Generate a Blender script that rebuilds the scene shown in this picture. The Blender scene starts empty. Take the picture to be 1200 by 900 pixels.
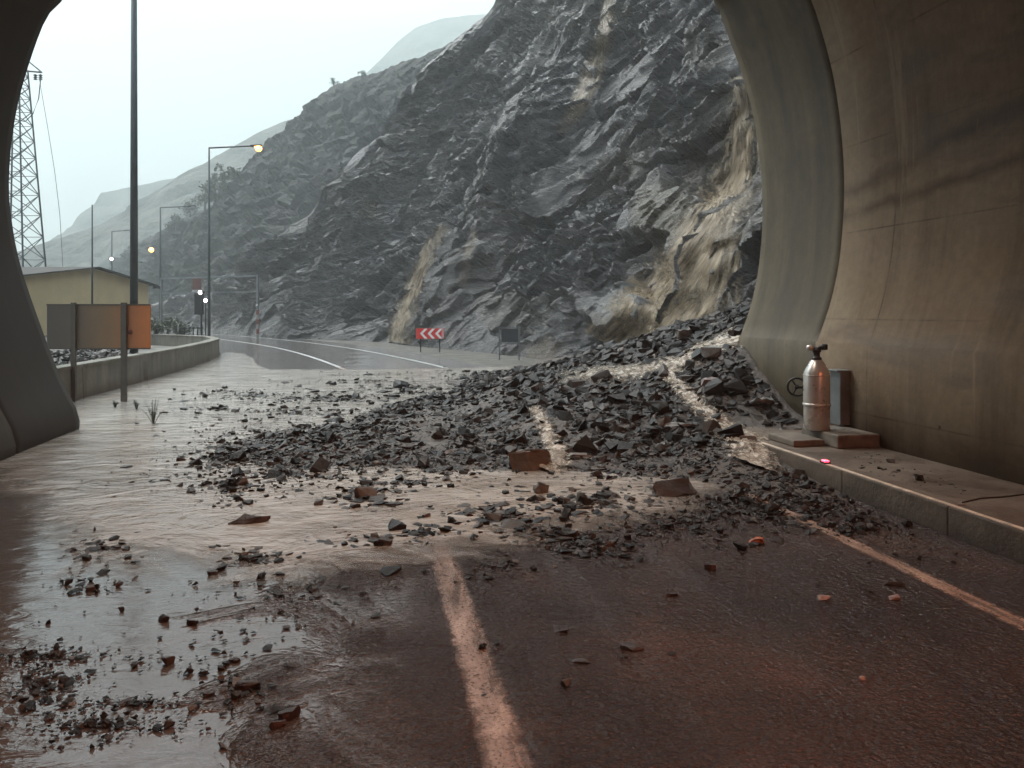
import bpy, bmesh, math, random
import numpy as np
from mathutils import Vector, Matrix
from mathutils.bvhtree import BVHTree
R = math.radians
rng = np.random.default_rng(7)
random.seed(7)
S = bpy.context.scene
C = S.collection

# ------------------------------------------------------------------ camera
EYE = 1.9
YAW = R(10.5735)
cam_d = bpy.data.cameras.new('camera'); cam = bpy.data.objects.new('camera', cam_d); C.objects.link(cam)
cam.location = (0, 0, EYE); cam.rotation_euler = (R(90), 0, -YAW)
cam_d.sensor_width = 36; cam_d.lens = 27; cam_d.shift_y = -84 / 1200
cam_d.clip_start = .05; cam_d.clip_end = 5000
S.camera = cam
# ------------------------------------------------------------------ sky, sun, exposure
SKY_K = 1.0
SUN_EL, SUN_AZ = 52, -40         # overcast: a wide dim sun high over the valley at the left
W = bpy.data.worlds.new('World'); S.world = W; W.use_nodes = True
wn, wl = W.node_tree.nodes, W.node_tree.links
wn.clear()
sky = wn.new('ShaderNodeTexSky'); sky.sky_type = 'NISHITA'; sky.sun_disc = False
sky.sun_elevation = R(SUN_EL); sky.sun_rotation = R(SUN_AZ); sky.air_density = 1.0; sky.dust_density = 4.0; sky.ozone_density = 1.0
hs = wn.new('ShaderNodeHueSaturation'); hs.inputs['Saturation'].default_value = .22
tint = wn.new('ShaderNodeMix'); tint.data_type = 'RGBA'; tint.blend_type = 'MULTIPLY'
tint.inputs['Factor'].default_value = 1; tint.inputs[7].default_value = (.93, 1, 1, 1)
bg = wn.new('ShaderNodeBackground'); bg.inputs['Strength'].default_value = .15
wo = wn.new('ShaderNodeOutputWorld')
wl.new(sky.outputs[0], hs.inputs['Color']); wl.new(hs.outputs[0], tint.inputs[6])
# overcast: the cloud deck is dimmest low over the valley and brightens overhead
tcw = wn.new('ShaderNodeTexCoord'); sxyz = wn.new('ShaderNodeSeparateXYZ'); wl.new(tcw.outputs['Generated'], sxyz.inputs[0])
grad = wn.new('ShaderNodeValToRGB'); gr_ = grad.color_ramp
for e_, (p_, c_) in zip([gr_.elements[0], gr_.elements[1]] + [gr_.elements.new(.5) for _ in range(3)], ((0.0, (.197, .211, .210)), (.12, (.262, .279, .279)), (.34, (.505, .525, .527)), (.55, (1.5, 1.52, 1.53)), (1.0, (1.9, 1.9, 1.9)))):
    e_.position = p_; e_.color = (*[q * SKY_K for q in c_], 1)
wl.new(sxyz.outputs[2], grad.inputs[0])
cln = wn.new('ShaderNodeTexNoise'); cln.inputs['Scale'].default_value = 3.5; cln.inputs['Detail'].default_value = 5; wl.new(tcw.outputs['Generated'], cln.inputs['Vector'])
clr = wn.new('ShaderNodeValToRGB'); clr.color_ramp.elements[0].position = .3; clr.color_ramp.elements[0].color = (.92, .92, .93, 1); clr.color_ramp.elements[1].position = .7; clr.color_ramp.elements[1].color = (1.06, 1.05, 1.05, 1); wl.new(cln.outputs['Fac'], clr.inputs[0])
def wmul(a_, b_):
    m_ = wn.new('ShaderNodeMix'); m_.data_type = 'RGBA'; m_.blend_type = 'MULTIPLY'; m_.inputs['Factor'].default_value = 1; wl.new(a_, m_.inputs[6]); wl.new(b_, m_.inputs[7]); return m_.outputs[2]
wl.new(wmul(wmul(tint.outputs[2], grad.outputs[0]), clr.outputs[0]), bg.inputs['Color']); wl.new(bg.outputs[0], wo.inputs['Surface'])
sd = bpy.data.lights.new('sun', 'SUN'); sd.energy = .5; sd.angle = R(25); sd.color = (1, .97, .93)
sun = bpy.data.objects.new('sun', sd); C.objects.link(sun)
a, e = R(SUN_AZ), R(SUN_EL)
sun.rotation_euler = Vector((math.sin(a) * math.cos(e), math.cos(a) * math.cos(e), math.sin(e))).to_track_quat('Z', 'Y').to_euler()
V = S.view_settings
V.view_transform = 'Standard'; V.look = 'None'; V.gamma = 1; V.use_curve_mapping = False
V.exposure = 1.55
WALL_FILL_W = 125; CEIL_FILL_W = 42  # power of the added, unseen wall and ceiling lamps
cy = S.cycles
cy.use_denoising = True; cy.denoiser = 'OPENIMAGEDENOISE'
cy.max_bounces = 8; cy.diffuse_bounces = 4; cy.glossy_bounces = 4; cy.transparent_max_bounces = 12; cy.volume_bounces = 2
cy.sample_clamp_indirect = 6; cy.caustics_reflective = False; cy.caustics_refractive = False

# ------------------------------------------------------------------ helpers: tagging
def tag(o, label=None, cat=None, group=None, kind=None):
    if label: o['label'] = label
    if cat: o['category'] = cat
    if group: o['group'] = group
    if kind: o['kind'] = kind
    return o
def thing(name, label, cat, loc=(0, 0, 0), rz=0, group=None):
    o = bpy.data.objects.new(name, None); C.objects.link(o)
    o.empty_display_size = .2
    o.location = loc; o.rotation_euler = (0, 0, rz)
    return tag(o, label, cat, group)
def link_mesh(name, me, m, parent=None, smooth=False):
    if m is not None: me.materials.append(m)
    if smooth:
        me.polygons.foreach_set('use_smooth', np.ones(len(me.polygons), bool))
    o = bpy.data.objects.new(name, me); C.objects.link(o)
    if parent: o.parent = parent
    return o
def np_mesh(name, verts, faces):
    """verts (n,3); faces (m,k) with k constant"""
    verts = np.asarray(verts, np.float32); faces = np.asarray(faces, np.int32)
    me = bpy.data.meshes.new(name)
    me.vertices.add(len(verts)); me.vertices.foreach_set('co', verts.ravel())
    k = faces.shape[1]
    me.loops.add(faces.size); me.loops.foreach_set('vertex_index', faces.ravel())
    me.polygons.add(len(faces))
    me.polygons.foreach_set('loop_start', np.arange(len(faces), dtype=np.int32) * k)
    me.polygons.foreach_set('loop_total', np.full(len(faces), k, np.int32))
    me.update(calc_edges=True); me.validate()
    me.polygons.foreach_set('use_smooth', np.zeros(len(me.polygons), bool))
    return me
def grid_faces(nu, nv):
    i = np.arange(nu - 1)[:, None] * nv + np.arange(nv - 1)[None, :]
    i = i.ravel()
    return np.stack([i, i + nv, i + nv + 1, i + 1], 1)
def set_attr(me, name, vals):
    at = me.attributes.new(name, 'FLOAT', 'POINT'); at.data.foreach_set('value', np.asarray(vals, np.float32).ravel())

class MB:
    """collects shapes for ONE mesh"""
    def __init__(s): s.bm = bmesh.new()
    def box(s, c, size, rot=None, bevel=0):
        r = bmesh.ops.create_cube(s.bm, size=1)
        vs = r['verts']
        M = Matrix.Translation(Vector(c)) @ (rot.to_4x4() if rot else Matrix.Identity(4)) @ Matrix.Diagonal((*size, 1))
        bmesh.ops.transform(s.bm, matrix=M, verts=vs)
        if bevel:
            es = list({e for v in vs for e in v.link_edges})
            bmesh.ops.bevel(s.bm, geom=es, offset=bevel, segments=2, affect='EDGES', profile=.6)
        return s
    def rod(s, p, q, r, r2=None, n=10):
        p, q = Vector(p), Vector(q); d = q - p
        M = Matrix.Translation((p + q) / 2) @ d.to_track_quat('Z', 'Y').to_matrix().to_4x4()
        bmesh.ops.create_cone(s.bm, cap_ends=True, cap_tris=False, segments=n, radius1=r, radius2=r if r2 is None else r2, depth=d.length, matrix=M)
        return s
    def tube(s, pts, r, n=8):
        pts = [Vector(p) for p in pts]; rings = []
        for i, p in enumerate(pts):
            d = (pts[min(i + 1, len(pts) - 1)] - pts[max(i - 1, 0)]).normalized()
            up = Vector((0, 0, 1)) if abs(d.z) < .9 else Vector((1, 0, 0))
            u = d.cross(up).normalized(); w = u.cross(d)
            rr = r[i] if isinstance(r, (list, tuple)) else r
            rings.append([s.bm.verts.new(p + (u * math.cos(2 * math.pi * k / n) + w * math.sin(2 * math.pi * k / n)) * rr) for k in range(n)])
        for A, B in zip(rings, rings[1:]):
            for k in range(n): s.bm.faces.new((A[k], A[(k + 1) % n], B[(k + 1) % n], B[k]))
        s.bm.faces.new(rings[0][::-1]); s.bm.faces.new(rings[-1])
        return s
    def lathe(s, prof, c=(0, 0, 0), n=28):
        rings = []
        for r, z in prof:
            rings.append([s.bm.verts.new((c[0] + r * math.cos(2 * math.pi * k / n), c[1] + r * math.sin(2 * math.pi * k / n), c[2] + z)) for k in range(n)])
        for A, B in zip(rings, rings[1:]):
            for k in range(n): s.bm.faces.new((A[k], A[(k + 1) % n], B[(k + 1) % n], B[k]))
        s.bm.faces.new(rings[0][::-1]); s.bm.faces.new(rings[-1])
        return s
    def torus(s, c, Rr, r, M=None, n=24, k=8):
        M = M or Matrix.Identity(3); c = Vector(c); rings = []
        for i in range(n):
            a = 2 * math.pi * i / n
            rings.append([s.bm.verts.new(c + M @ Vector(((Rr + r * math.cos(2 * math.pi * j / k)) * math.cos(a), (Rr + r * math.cos(2 * math.pi * j / k)) * math.sin(a), r * math.sin(2 * math.pi * j / k)))) for j in range(k)])
        for i in range(n):
            A, B = rings[i], rings[(i + 1) % n]
            for j in range(k): s.bm.faces.new((A[j], B[j], B[(j + 1) % k], A[(j + 1) % k]))
        return s
    def ball(s, c, r, sub=2):
        bmesh.ops.create_icosphere(s.bm, subdivisions=sub, radius=r, matrix=Matrix.Translation(Vector(c)))
        return s
    def prism(s, poly, y0, y1, M=None):
        """poly of (x,z), extruded along y"""
        M = M or Matrix.Identity(4)
        A = [s.bm.verts.new(M @ Vector((x, y0, z))) for x, z in poly]
        B = [s.bm.verts.new(M @ Vector((x, y1, z))) for x, z in poly]
        n = len(poly)
        s.bm.faces.new(A); s.bm.faces.new(B[::-1])
        for i in range(n): s.bm.faces.new((A[i], B[i], B[(i + 1) % n], A[(i + 1) % n]))
        return s
    def build(s, name, m, parent=None, smooth=False):
        bmesh.ops.recalc_face_normals(s.bm, faces=s.bm.faces)
        me = bpy.data.meshes.new(name); s.bm.to_mesh(me); s.bm.free()
        return link_mesh(name, me, m, parent, smooth)

# ------------------------------------------------------------------ helpers: where things stand (site survey from the photo)
ct, st = math.cos(YAW), math.sin(YAW)
def ground(px, py, z=0.0):
    zc = (EYE - z) * 900 / (py - 366); xc = (px - 600) / 900 * zc
    return (xc * ct + zc * st, -xc * st + zc * ct)
def at_depth(px, zc, py=None):
    xc = (px - 600) / 900 * zc
    z = 0 if py is None else EYE - (py - 366) / 900 * zc
    return (xc * ct + zc * st, -xc * st + zc * ct, z)
def project(P):
    P = np.asarray(P, float)
    xc = P[..., 0] * ct - P[..., 1] * st; zc = P[..., 0] * st + P[..., 1] * ct
    return 600 + 900 * xc / zc, 366 - 900 * (P[..., 2] - EYE) / zc, zc

# ------------------------------------------------------------------ helpers: noise
PERM = rng.permutation(256).astype(np.int64); PERM = np.concatenate([PERM, PERM, PERM])
VAL = rng.random(256) * 2 - 1
def _h(i, j, k): return PERM[PERM[PERM[i & 255] + (j & 255)] + (k & 255)]
def vnoise(p):
    f = np.floor(p); i = f.astype(np.int64); t = p - f; t = t * t * t * (t * (t * 6 - 15) + 10)
    r = 0
    for a in (0, 1):
        wa = t[:, 0] if a else 1 - t[:, 0]
        for b in (0, 1):
            wb = t[:, 1] if b else 1 - t[:, 1]
            for c in (0, 1):
                wc = t[:, 2] if c else 1 - t[:, 2]
                r = r + wa * wb * wc * VAL[_h(i[:, 0] + a, i[:, 1] + b, i[:, 2] + c)]
    return r
def fbm(p, oct=4, gain=.5, ridged=False):
    p = np.asarray(p, float); r = 0; amp = 1; tot = 0
    for o in range(oct):
        n = vnoise(p * 2 ** o + o * 17.3)
        if ridged: n = 1 - 2 * np.abs(n)
        r = r + amp * n; tot += amp; amp *= gain
    return r / tot
RV = rng.normal(size=(256, 3)); RV /= np.linalg.norm(RV, axis=1)[:, None]
RJ = rng.random((256, 3))
def facet(p, slope=.8, step=.6):
    """broken-rock noise: every cell is a tilted plane of its own"""
    p = np.asarray(p, float); i0 = np.floor(p).astype(np.int64)
    best = np.full(len(p), 1e9); val = np.zeros(len(p))
    for a in (-1, 0, 1):
        for b in (-1, 0, 1):
            for c in (-1, 0, 1):
                i = i0 + (a, b, c); h = _h(i[:, 0], i[:, 1], i[:, 2])
                d = p - (i + RJ[h]); q = (d * d).sum(1)
                m = q < best
                best[m] = q[m]
                hh = PERM[h[m] + 91]
                val[m] = (d[m] * RV[hh]).sum(1) * slope + VAL[hh] * step
    return val
def smooth01(x, a, b):
    t = np.clip((x - a) / (b - a), 0, 1); return t * t * (3 - 2 * t)

# ------------------------------------------------------------------ helpers: materials
class NM:
    def __init__(s, name):
        s.m = bpy.data.materials.new(name); s.m.use_nodes = True
        s.n, s.l = s.m.node_tree.nodes, s.m.node_tree.links
        s.b = s.n['Principled BSDF']; s.out = s.n['Material Output']
        s.pos = s.n.new('ShaderNodeNewGeometry').outputs['Position']
    def set(s, **k):
        for a, v in k.items():
            i = s.b.inputs[a.replace('_', ' ')]
            if hasattr(v, 'is_output'): s.l.new(v, i)
            else: i.default_value = (*v, 1) if isinstance(v, tuple) and len(v) == 3 else v
        return s
    def mapv(s, scale=(1, 1, 1), rot=(0, 0, 0), src=None):
        n = s.n.new('ShaderNodeMapping'); n.inputs['Scale'].default_value = scale; n.inputs['Rotation'].default_value = rot
        s.l.new(src or s.pos, n.inputs['Vector']); return n.outputs[0]
    def objco(s): return s.n.new('ShaderNodeTexCoord').outputs['Object']
    def noise(s, scale, detail=4, rough=.6, dist=0, vec=None):
        n = s.n.new('ShaderNodeTexNoise'); n.inputs['Scale'].default_value = scale; n.inputs['Detail'].default_value = detail
        n.inputs['Roughness'].default_value = rough; n.inputs['Distortion'].default_value = dist
        s.l.new(vec or s.pos, n.inputs['Vector']); return n.outputs['Fac']
    def voro(s, scale, vec=None, feature='F1', out='Distance'):
        n = s.n.new('ShaderNodeTexVoronoi'); n.feature = feature; n.inputs['Scale'].default_value = scale
        s.l.new(vec or s.pos, n.inputs['Vector']); return n.outputs[out]
    def ramp(s, fac, *stops):
        n = s.n.new('ShaderNodeValToRGB'); cr = n.color_ramp
        while len(cr.elements) < len(stops): cr.elements.new(.5)
        for e, (p, c) in zip(cr.elements, stops):
            e.position = p; e.color = (*c, 1) if isinstance(c, tuple) else (c, c, c, 1)
        s.l.new(fac, n.inputs[0]); return n.outputs[0]
    def mix(s, f, a, b, mode='MIX'):
        n = s.n.new('ShaderNodeMix'); n.data_type = 'RGBA'; n.blend_type = mode; n.clamp_factor = True
        for i, v in ((0, f), (6, a), (7, b)):
            if hasattr(v, 'is_output'): s.l.new(v, n.inputs[i])
            else: n.inputs[i].default_value = (*v, 1) if isinstance(v, tuple) else v
        return n.outputs[2]
    def math(s, op, a, b=0.0, c=0.0):
        n = s.n.new('ShaderNodeMath'); n.operation = op
        for i, v in enumerate((a, b, c)):
            if hasattr(v, 'is_output'): s.l.new(v, n.inputs[i])
            else: n.inputs[i].default_value = v
        return n.outputs[0]
    def attr(s, name):
        n = s.n.new('ShaderNodeAttribute'); n.attribute_name = name; return n.outputs['Fac']
    def sep(s, vec=None):
        n = s.n.new('ShaderNodeSeparateXYZ'); s.l.new(vec or s.pos, n.inputs[0]); return n.outputs
    def bump(s, h, strength=.5, dist=.02, prev=None):
        n = s.n.new('ShaderNodeBump'); n.inputs['Strength'].default_value = strength; n.inputs['Distance'].default_value = dist
        s.l.new(h, n.inputs['Height'])
        if prev: s.l.new(prev, n.inputs['Normal'])
        s.l.new(n.outputs[0], s.b.inputs['Normal']); return n.outputs[0]
    def alpha(s, fac):
        s.set(Alpha=fac); return s
    def rnd(s): return s.n.new('ShaderNodeObjectInfo').outputs['Random']
def plain(name, col, rough=.5, metal=0.0, wear=.25, scale=6, bump=.1):
    k = NM(name); n = k.noise(scale, 5, vec=k.objco())
    k.set(Base_Color=k.mix(k.ramp(n, (.35, 0.), (.7, 1.)), tuple(c * (1 - wear) for c in col), tuple(min(1, c * (1 + wear)) for c in col)), Metallic=metal)
    k.set(Roughness=k.ramp(n, (.3, rough * .8), (.7, min(1, rough * 1.2))))
    if bump: k.bump(k.noise(scale * 6, 3, vec=k.objco()), bump, .01)
    return k.m
def lamp_mat(name, col, strength):
    k = NM(name); k.set(Base_Color=(.8, .8, .8), Emission_Color=col, Emission_Strength=strength); return k.m

# ---- concrete lining
k = NM('tunnel_concrete')
x, y, z = k.sep()
big = k.noise(.35, 5, .6, .6)
col = k.ramp(big, (.25, (.15, .12, .09)), (.5, (.23, .19, .145)), (.75, (.29, .245, .19)))
drip = k.noise(1, 6, .65, .3, k.mapv((.6, 1.6, .10)))
col = k.mix(k.ramp(drip, (.50, 0.), (.72, .65)), col, (.085, .07, .05))
wash = k.noise(1, 5, .6, .4, k.mapv((1, .35, 1.1), (R(9), 0, 0)))
col = k.mix(k.ramp(wash, (.52, 0.), (.66, .6)), col, (.07, .055, .042))
def band(coef, lo, w, prev, strength):
    v = k.math('ADD', z, k.math('MULTIPLY', y, coef)); v = k.math('ADD', v, k.math('MULTIPLY', k.noise(1.3, 4), .28))
    dlt = k.math('ABSOLUTE', k.math('SUBTRACT', v, lo))
    m = k.math('MULTIPLY', k.ramp(dlt, (0., 1.), (w, 0.)), strength)
    m = k.math('MULTIPLY', m, k.ramp(k.noise(.9, 3), (.35, .35), (.6, 1.)))
    m = k.math('MULTIPLY', m, k.math('GREATER_THAN', x, 3.0))
    return k.mix(m, prev, (.05, .038, .03))
col = band(.18, 3.62 + 9.4 * .18 + .14, .16, col, .85)
col = band(.10, 3.26 + 9.4 * .10 + .14, .12, col, .85)
fine = k.noise(9, 6, .7)
col = k.mix(.35, col, k.ramp(fine, (.3, (.45, .45, .45)), (.7, (1.25, 1.2, 1.15))), 'MULTIPLY')
low = k.ramp(k.math('ADD', z, k.math('MULTIPLY', k.noise(1.5, 3), .5)), (.0, 1.), (.9, 0.))
fl = k.math('FRACT', k.math('MULTIPLY', z, .83)); fl = k.ramp(k.math('ABSOLUTE', k.math('SUBTRACT', fl, .5)), (0., 1.), (.014, 0.))      # pour lines and shutter joints
vl = k.math('FRACT', k.math('MULTIPLY', y, .4)); vl = k.ramp(k.math('ABSOLUTE', k.math('SUBTRACT', vl, .5)), (0., 1.), (.008, 0.))
ln = k.math('MULTIPLY', k.math('MAXIMUM', fl, vl), k.ramp(k.noise(1.1, 4, .7), (.4, 0.), (.62, .7)))
col = k.mix(ln, col, (.045, .036, .03))
hl = k.voro(.9); col = k.mix(k.ramp(hl, (.018, .9), (.03, 0.)), col, (.03, .025, .02))
leak = k.noise(1, 6, .75, .5, k.mapv((.5, 2.6, .22))); col = k.mix(k.ramp(leak, (.57, 0.), (.66, .6)), col, (.33, .28, .21))
col = k.mix(k.math('MULTIPLY', low, .55), col, (.13, .085, .055))
col = k.mix(1.0, col, (.71, .62, .525), 'MULTIPLY')
left_dark = k.ramp(k.math('ADD', k.math('MULTIPLY', x, .1), k.math('MULTIPLY', k.noise(.7, 4), .3)), (-.0, .75), (.35, 0.))  # lining colour darkens towards the left
col = k.mix(left_dark, col, (.03, .027, .023))
k.set(Base_Color=col, Roughness=k.ramp(wash, (.4, .92), (.65, .7)), Specular_IOR_Level=.3)
nb = k.bump(k.noise(24, 5), .25, .01); k.bump(k.noise(1, 3, vec=k.mapv((2, 5, .8))), .25, .03, nb)
M_CONC = k.m
k = NM('portal_concrete')
x, y, z = k.sep()
streak = k.noise(1, 6, .6, .2, k.mapv((1.5, 2.2, .18)))
col = k.ramp(streak, (.3, (.12, .11, .085)), (.55, (.205, .19, .145)), (.75, (.26, .24, .185)))
col = k.mix(.4, col, k.ramp(k.noise(6, 6, .7), (.3, (.5, .5, .5)), (.7, (1.2, 1.2, 1.15))), 'MULTIPLY')
col = k.mix(k.ramp(k.noise(.8, 4), (.5, 0.), (.68, .5)), col, (.085, .075, .06))
col = k.mix(1.0, col, (.43, .35, .25), 'MULTIPLY')
left_dark = k.ramp(k.math('ADD', k.math('MULTIPLY', x, .1), k.math('MULTIPLY', k.noise(.7, 4), .3)), (.0, .85), (.45, 0.))  # ring colour darkens towards the left too
col = k.mix(left_dark, col, (.020, .018, .015))
k.set(Base_Color=col, Roughness=.75); k.bump(k.noise(20, 5), .25, .01)
M_PORT = k.m

# ---- wet asphalt with thin brown film
k = NM('wet_asphalt')
x, y, z = k.sep()
n1 = k.noise(.8, 5, .6, .5); n2 = k.noise(60, 2, .5)
col = k.ramp(n1, (.3, (.030, .022, .020)), (.55, (.050, .033, .027)), (.72, (.095, .056, .042)))
col = k.mix(.6, col, k.ramp(n2, (.35, (.35, .35, .35)), (.65, (1.7, 1.6, 1.55))), 'MULTIPLY')
# ponded film: all the low left lane, and wheel tracks
pond = k.math('ADD', k.math('ADD', .16, k.math('MULTIPLY', x, -.42)), k.math('MULTIPLY', k.math('SUBTRACT', k.noise(.9, 5, .65, .8), .5), 2.2))
pond = k.ramp(pond, (.05, 0.), (.55, 1.))
tk = k.ramp(k.noise(1, 3, .5, .2, k.mapv((2.4, .10, 1))), (.50, 0.), (.62, 1.))
film = k.math('MAXIMUM', pond, k.math('MULTIPLY', tk, .3))
silt = k.ramp(k.math('ADD', k.math('MULTIPLY', y, .02), k.math('MULTIPLY', k.noise(.35, 4), .2)), (.50, 0.), (.66, .6))      # base colour turns paler towards the far lanes
col = k.mix(silt, col, (.20, .195, .19))  # silt here is only the mask for the paler far-lane colour
k.set(Base_Color=k.mix(k.math('MULTIPLY', pond, .5), col, (.15, .13, .12)), Roughness=k.mix(film, (.13, .13, .13), (.05, .05, .05)), IOR=1.36, Specular_IOR_Level=.9)
inv = k.math('MAXIMUM', k.math('SUBTRACT', 1.0, k.math('MULTIPLY', film, 1.15)), 0.012)
grain = k.math('MULTIPLY', k.math('ADD', k.noise(62, 2, .6), k.math('MULTIPLY', k.noise(24, 2, .5), 2.4)), inv)
nb = k.bump(grain, 1.0, .021)
rp = k.noise(1, 4, .6, 1.0, k.mapv((3.0, 7.5, 1), (0, 0, R(14))))
k.bump(k.math('MULTIPLY', rp, film), .35, .022, nb)
M_ROAD = k.m
# ---- road paint, worn and mud tinted
k = NM('road_paint')
n1 = k.noise(1, 6, .7, .6, k.mapv((7, 1.6, 1))); n2 = k.noise(55, 2)
col = k.ramp(k.noise(2.5, 4), (.3, (.30, .20, .15)), (.7, (.56, .42, .34)))
le = k.math('ADD', k.math('MULTIPLY', k.math('ABSOLUTE', k.math('SUBTRACT', k.attr('lat'), .5)), 2.0), k.math('MULTIPLY', k.math('SUBTRACT', k.noise(16, 5, .75), .5), 1.3))
k.set(Base_Color=col, Roughness=.3, Alpha=k.math('MULTIPLY', k.math('MULTIPLY', k.ramp(n1, (.30, .1), (.62, 1.)), k.ramp(n2, (.3, .4), (.5, 1.))), k.ramp(le, (.55, 1.), (1.0, 0.))))
k.bump(k.noise(40, 3), .5, .012)
M_PAINT = k.m
# ---- muddy flood water
k = NM('muddy_water')
dep = k.attr('depth')
edge = k.math('ADD', dep, k.math('MULTIPLY', k.math('SUBTRACT', k.noise(1.1, 6, .7, 1.2), .5), 1.1))
al = k.ramp(edge, (.12, 0.), (.5, .97))
sw = k.noise(1, 5, .6, 1.0, k.mapv((.9, 1.6, 1), (0, 0, R(25))))
col = k.ramp(sw, (.3, (.24, .205, .175)), (.5, (.36, .32, .28)), (.7, (.47, .43, .385)))
k.set(Base_Color=col, Roughness=.06, IOR=1.333, Specular_IOR_Level=.9, Alpha=al)
rp = k.noise(1, 4, .55, .8, k.mapv((2.6, 3.4, 1), (0, 0, R(24))))
rq = k.noise(1, 3, .6, .4, k.mapv((10, 12, 1), (0, 0, R(-14))))
drop = k.noise(38, 2, .5)
flow = k.noise(1, 5, .62, 1.6, k.mapv((1.1, 2.0, 1), (0, 0, R(32))))
nb = k.bump(flow, .5, .08)
nb = k.bump(rp, .45, .045, nb)
nb = k.bump(rq, .4, .012, nb)
k.bump(drop, .35, .007, nb)
M_WATER = k.m
# ---- fast foamy muddy water (falls and runnels)
k = NM('foaming_water')
u = k.attr('across'); v = k.attr('along')
cv = k.n.new('ShaderNodeCombineXYZ'); k.l.new(u, cv.inputs[0]); k.l.new(v, cv.inputs[1])
stn = k.noise(1, 7, .78, .5, k.mapv((14, .9, 1), src=cv.outputs[0]))
col = k.ramp(stn, (.36, (.105, .076, .048)), (.5, (.185, .14, .092)), (.62, (.32, .26, .185)))
eu = k.math('ABSOLUTE', k.math('SUBTRACT', u, .5))
ed = k.math('ADD', k.math('MULTIPLY', eu, 2.0), k.math('MULTIPLY', k.math('SUBTRACT', k.noise(1, 6, .7, .5, k.mapv((7, .8, 1), src=cv.outputs[0])), .5), 2.6))
veil = k.noise(1, 6, .75, .5, k.mapv((22, .8, 1), src=cv.outputs[0]))
k.set(Base_Color=col, Roughness=.45, IOR=1.333, Alpha=k.math('MULTIPLY', k.math('MULTIPLY', k.ramp(ed, (.15, 1.), (.95, 0.)), k.ramp(veil, (.38, .25), (.50, 1.))), k.attr('dens')))
k.bump(veil, .6, .06)
M_FALL = k.m
# ---- small foaming streams between the stones
k = NM('foaming_runnel')
u = k.attr('across')
fo = k.noise(9, 6, .75, .8)
eu = k.math('MULTIPLY', k.math('ABSOLUTE', k.math('SUBTRACT', u, .5)), 2.0)
ed = k.math('ADD', eu, k.math('MULTIPLY', k.math('SUBTRACT', k.noise(5, 6, .8, .8), .5), 3.6))
k.set(Base_Color=k.ramp(fo, (.38, (.15, .112, .08)), (.5, (.32, .26, .20)), (.6, (.68, .62, .54))), Roughness=.25, IOR=1.333, Alpha=k.math('MULTIPLY', k.ramp(ed, (.35, 1.), (.85, 0.)), k.attr('dens')))
k.bump(k.noise(14, 5, .7, .6), .9, .05)
M_RUN = k.m
# ---- cliff rock
def rock_mat(name, scale, rough=(.18, .5), spec=.65, green=0.0):
    k = NM(name)
    bed = k.mapv((1 * scale, .8 * scale, 3.2 * scale), (R(-34), 0, 0))
    n = k.noise(.9, 7, .65, .6, bed); n2 = k.noise(.13 * scale, 5, .6, .4); n3 = k.noise(4, 6, .7, .3, bed)
    col = k.ramp(n, (.25, (.058, .053, .055)), (.43, (.112, .104, .108)), (.58, (.17, .159, .158)), (.74, (.31, .295, .283)))
    col = k.mix(k.ramp(n2, (.47, 0.), (.66, .6)), col, (.105, .088, .072))
    col = k.mix(k.ramp(n3, (.3, .4), (.6, 0.)), col, (.035, .034, .037))
    col = k.mix(k.attr('tan'), col, k.ramp(n3, (.3, (.07, .058, .038)), (.6, (.135, .115, .08))))
    col = k.mix(k.attr('pale'), col, k.ramp(n3, (.3, (.12, .12, .12)), (.6, (.26, .26, .255))))
    if green: col = k.mix(green, col, k.ramp(n, (.3, (.040, .041, .038)), (.7, (.088, .084, .077))))
    k.set(Base_Color=col, Roughness=k.ramp(n3, (.3, rough[0]), (.7, rough[1])), Specular_IOR_Level=spec)
    nb = k.bump(k.noise(3, 8, .75, .5, bed), .9, .30 / scale)
    k.bump(k.noise(11, 5, .75, .3, bed), .8, .09 / scale, nb)
    return k.m
M_CLIFF = rock_mat('wet_slate_cliff', 1.0)
M_HILL = rock_mat('hill_rock', .45, (.7, .9), .2, .85)
k = NM('far_hill'); n = k.noise(.05, 9, .8); k.set(Base_Color=k.ramp(n, (.38, (.02, .028, .02)), (.6, (.11, .11, .09))), Roughness=.9); k.bump(k.noise(.12, 6, .7), .8, 4); M_FAR = k.m
# ---- heap mud
k = NM('debris_mud'); n = k.noise(3, 7, .7, .4)
k.set(Base_Color=k.ramp(n, (.3, (.036, .028, .023)), (.55, (.075, .056, .044)), (.75, (.15, .115, .09))), Roughness=.6)
nb = k.bump(k.noise(14, 6, .7), .9, .05); M_MUD = k.m
# ---- rubble
def stone_mat(name, per_object):
    k = NM(name)
    t = k.rnd() if per_object else k.attr('tint')
    co = k.pos
    n = k.noise(11, 6, .7, .3, co)
    base = k.ramp(t, (0., (.007, .006, .0055)), (.5, (.015, .0125, .0115)), (.75, (.036, .027, .022)), (.95, (.075, .068, .064)), (1., (.13, .105, .09)))
    col = k.mix(.6, base, k.ramp(n, (.3, (.5, .5, .5)), (.7, (1.5, 1.42, 1.35))), 'MULTIPLY')
    k.set(Base_Color=col, Roughness=k.ramp(n, (.3, .26), (.7, .6)), Specular_IOR_Level=.2)
    k.bump(k.noise(26, 6, .7, .2, co), .6, .02)
    return k.m
M_STONE = stone_mat('wet_slate_stone', True); M_RUBBLE = stone_mat('wet_slate_rubble', False)
def tinted_stone(name, c):
    k = NM(name); n = k.noise(9, 6, .7, .3)
    k.set(Base_Color=k.ramp(n, (.3, tuple(q * .55 for q in c)), (.7, tuple(q * 1.3 for q in c))), Roughness=.38); k.bump(k.noise(22, 6, .7), .6, .02); return k.m
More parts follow.
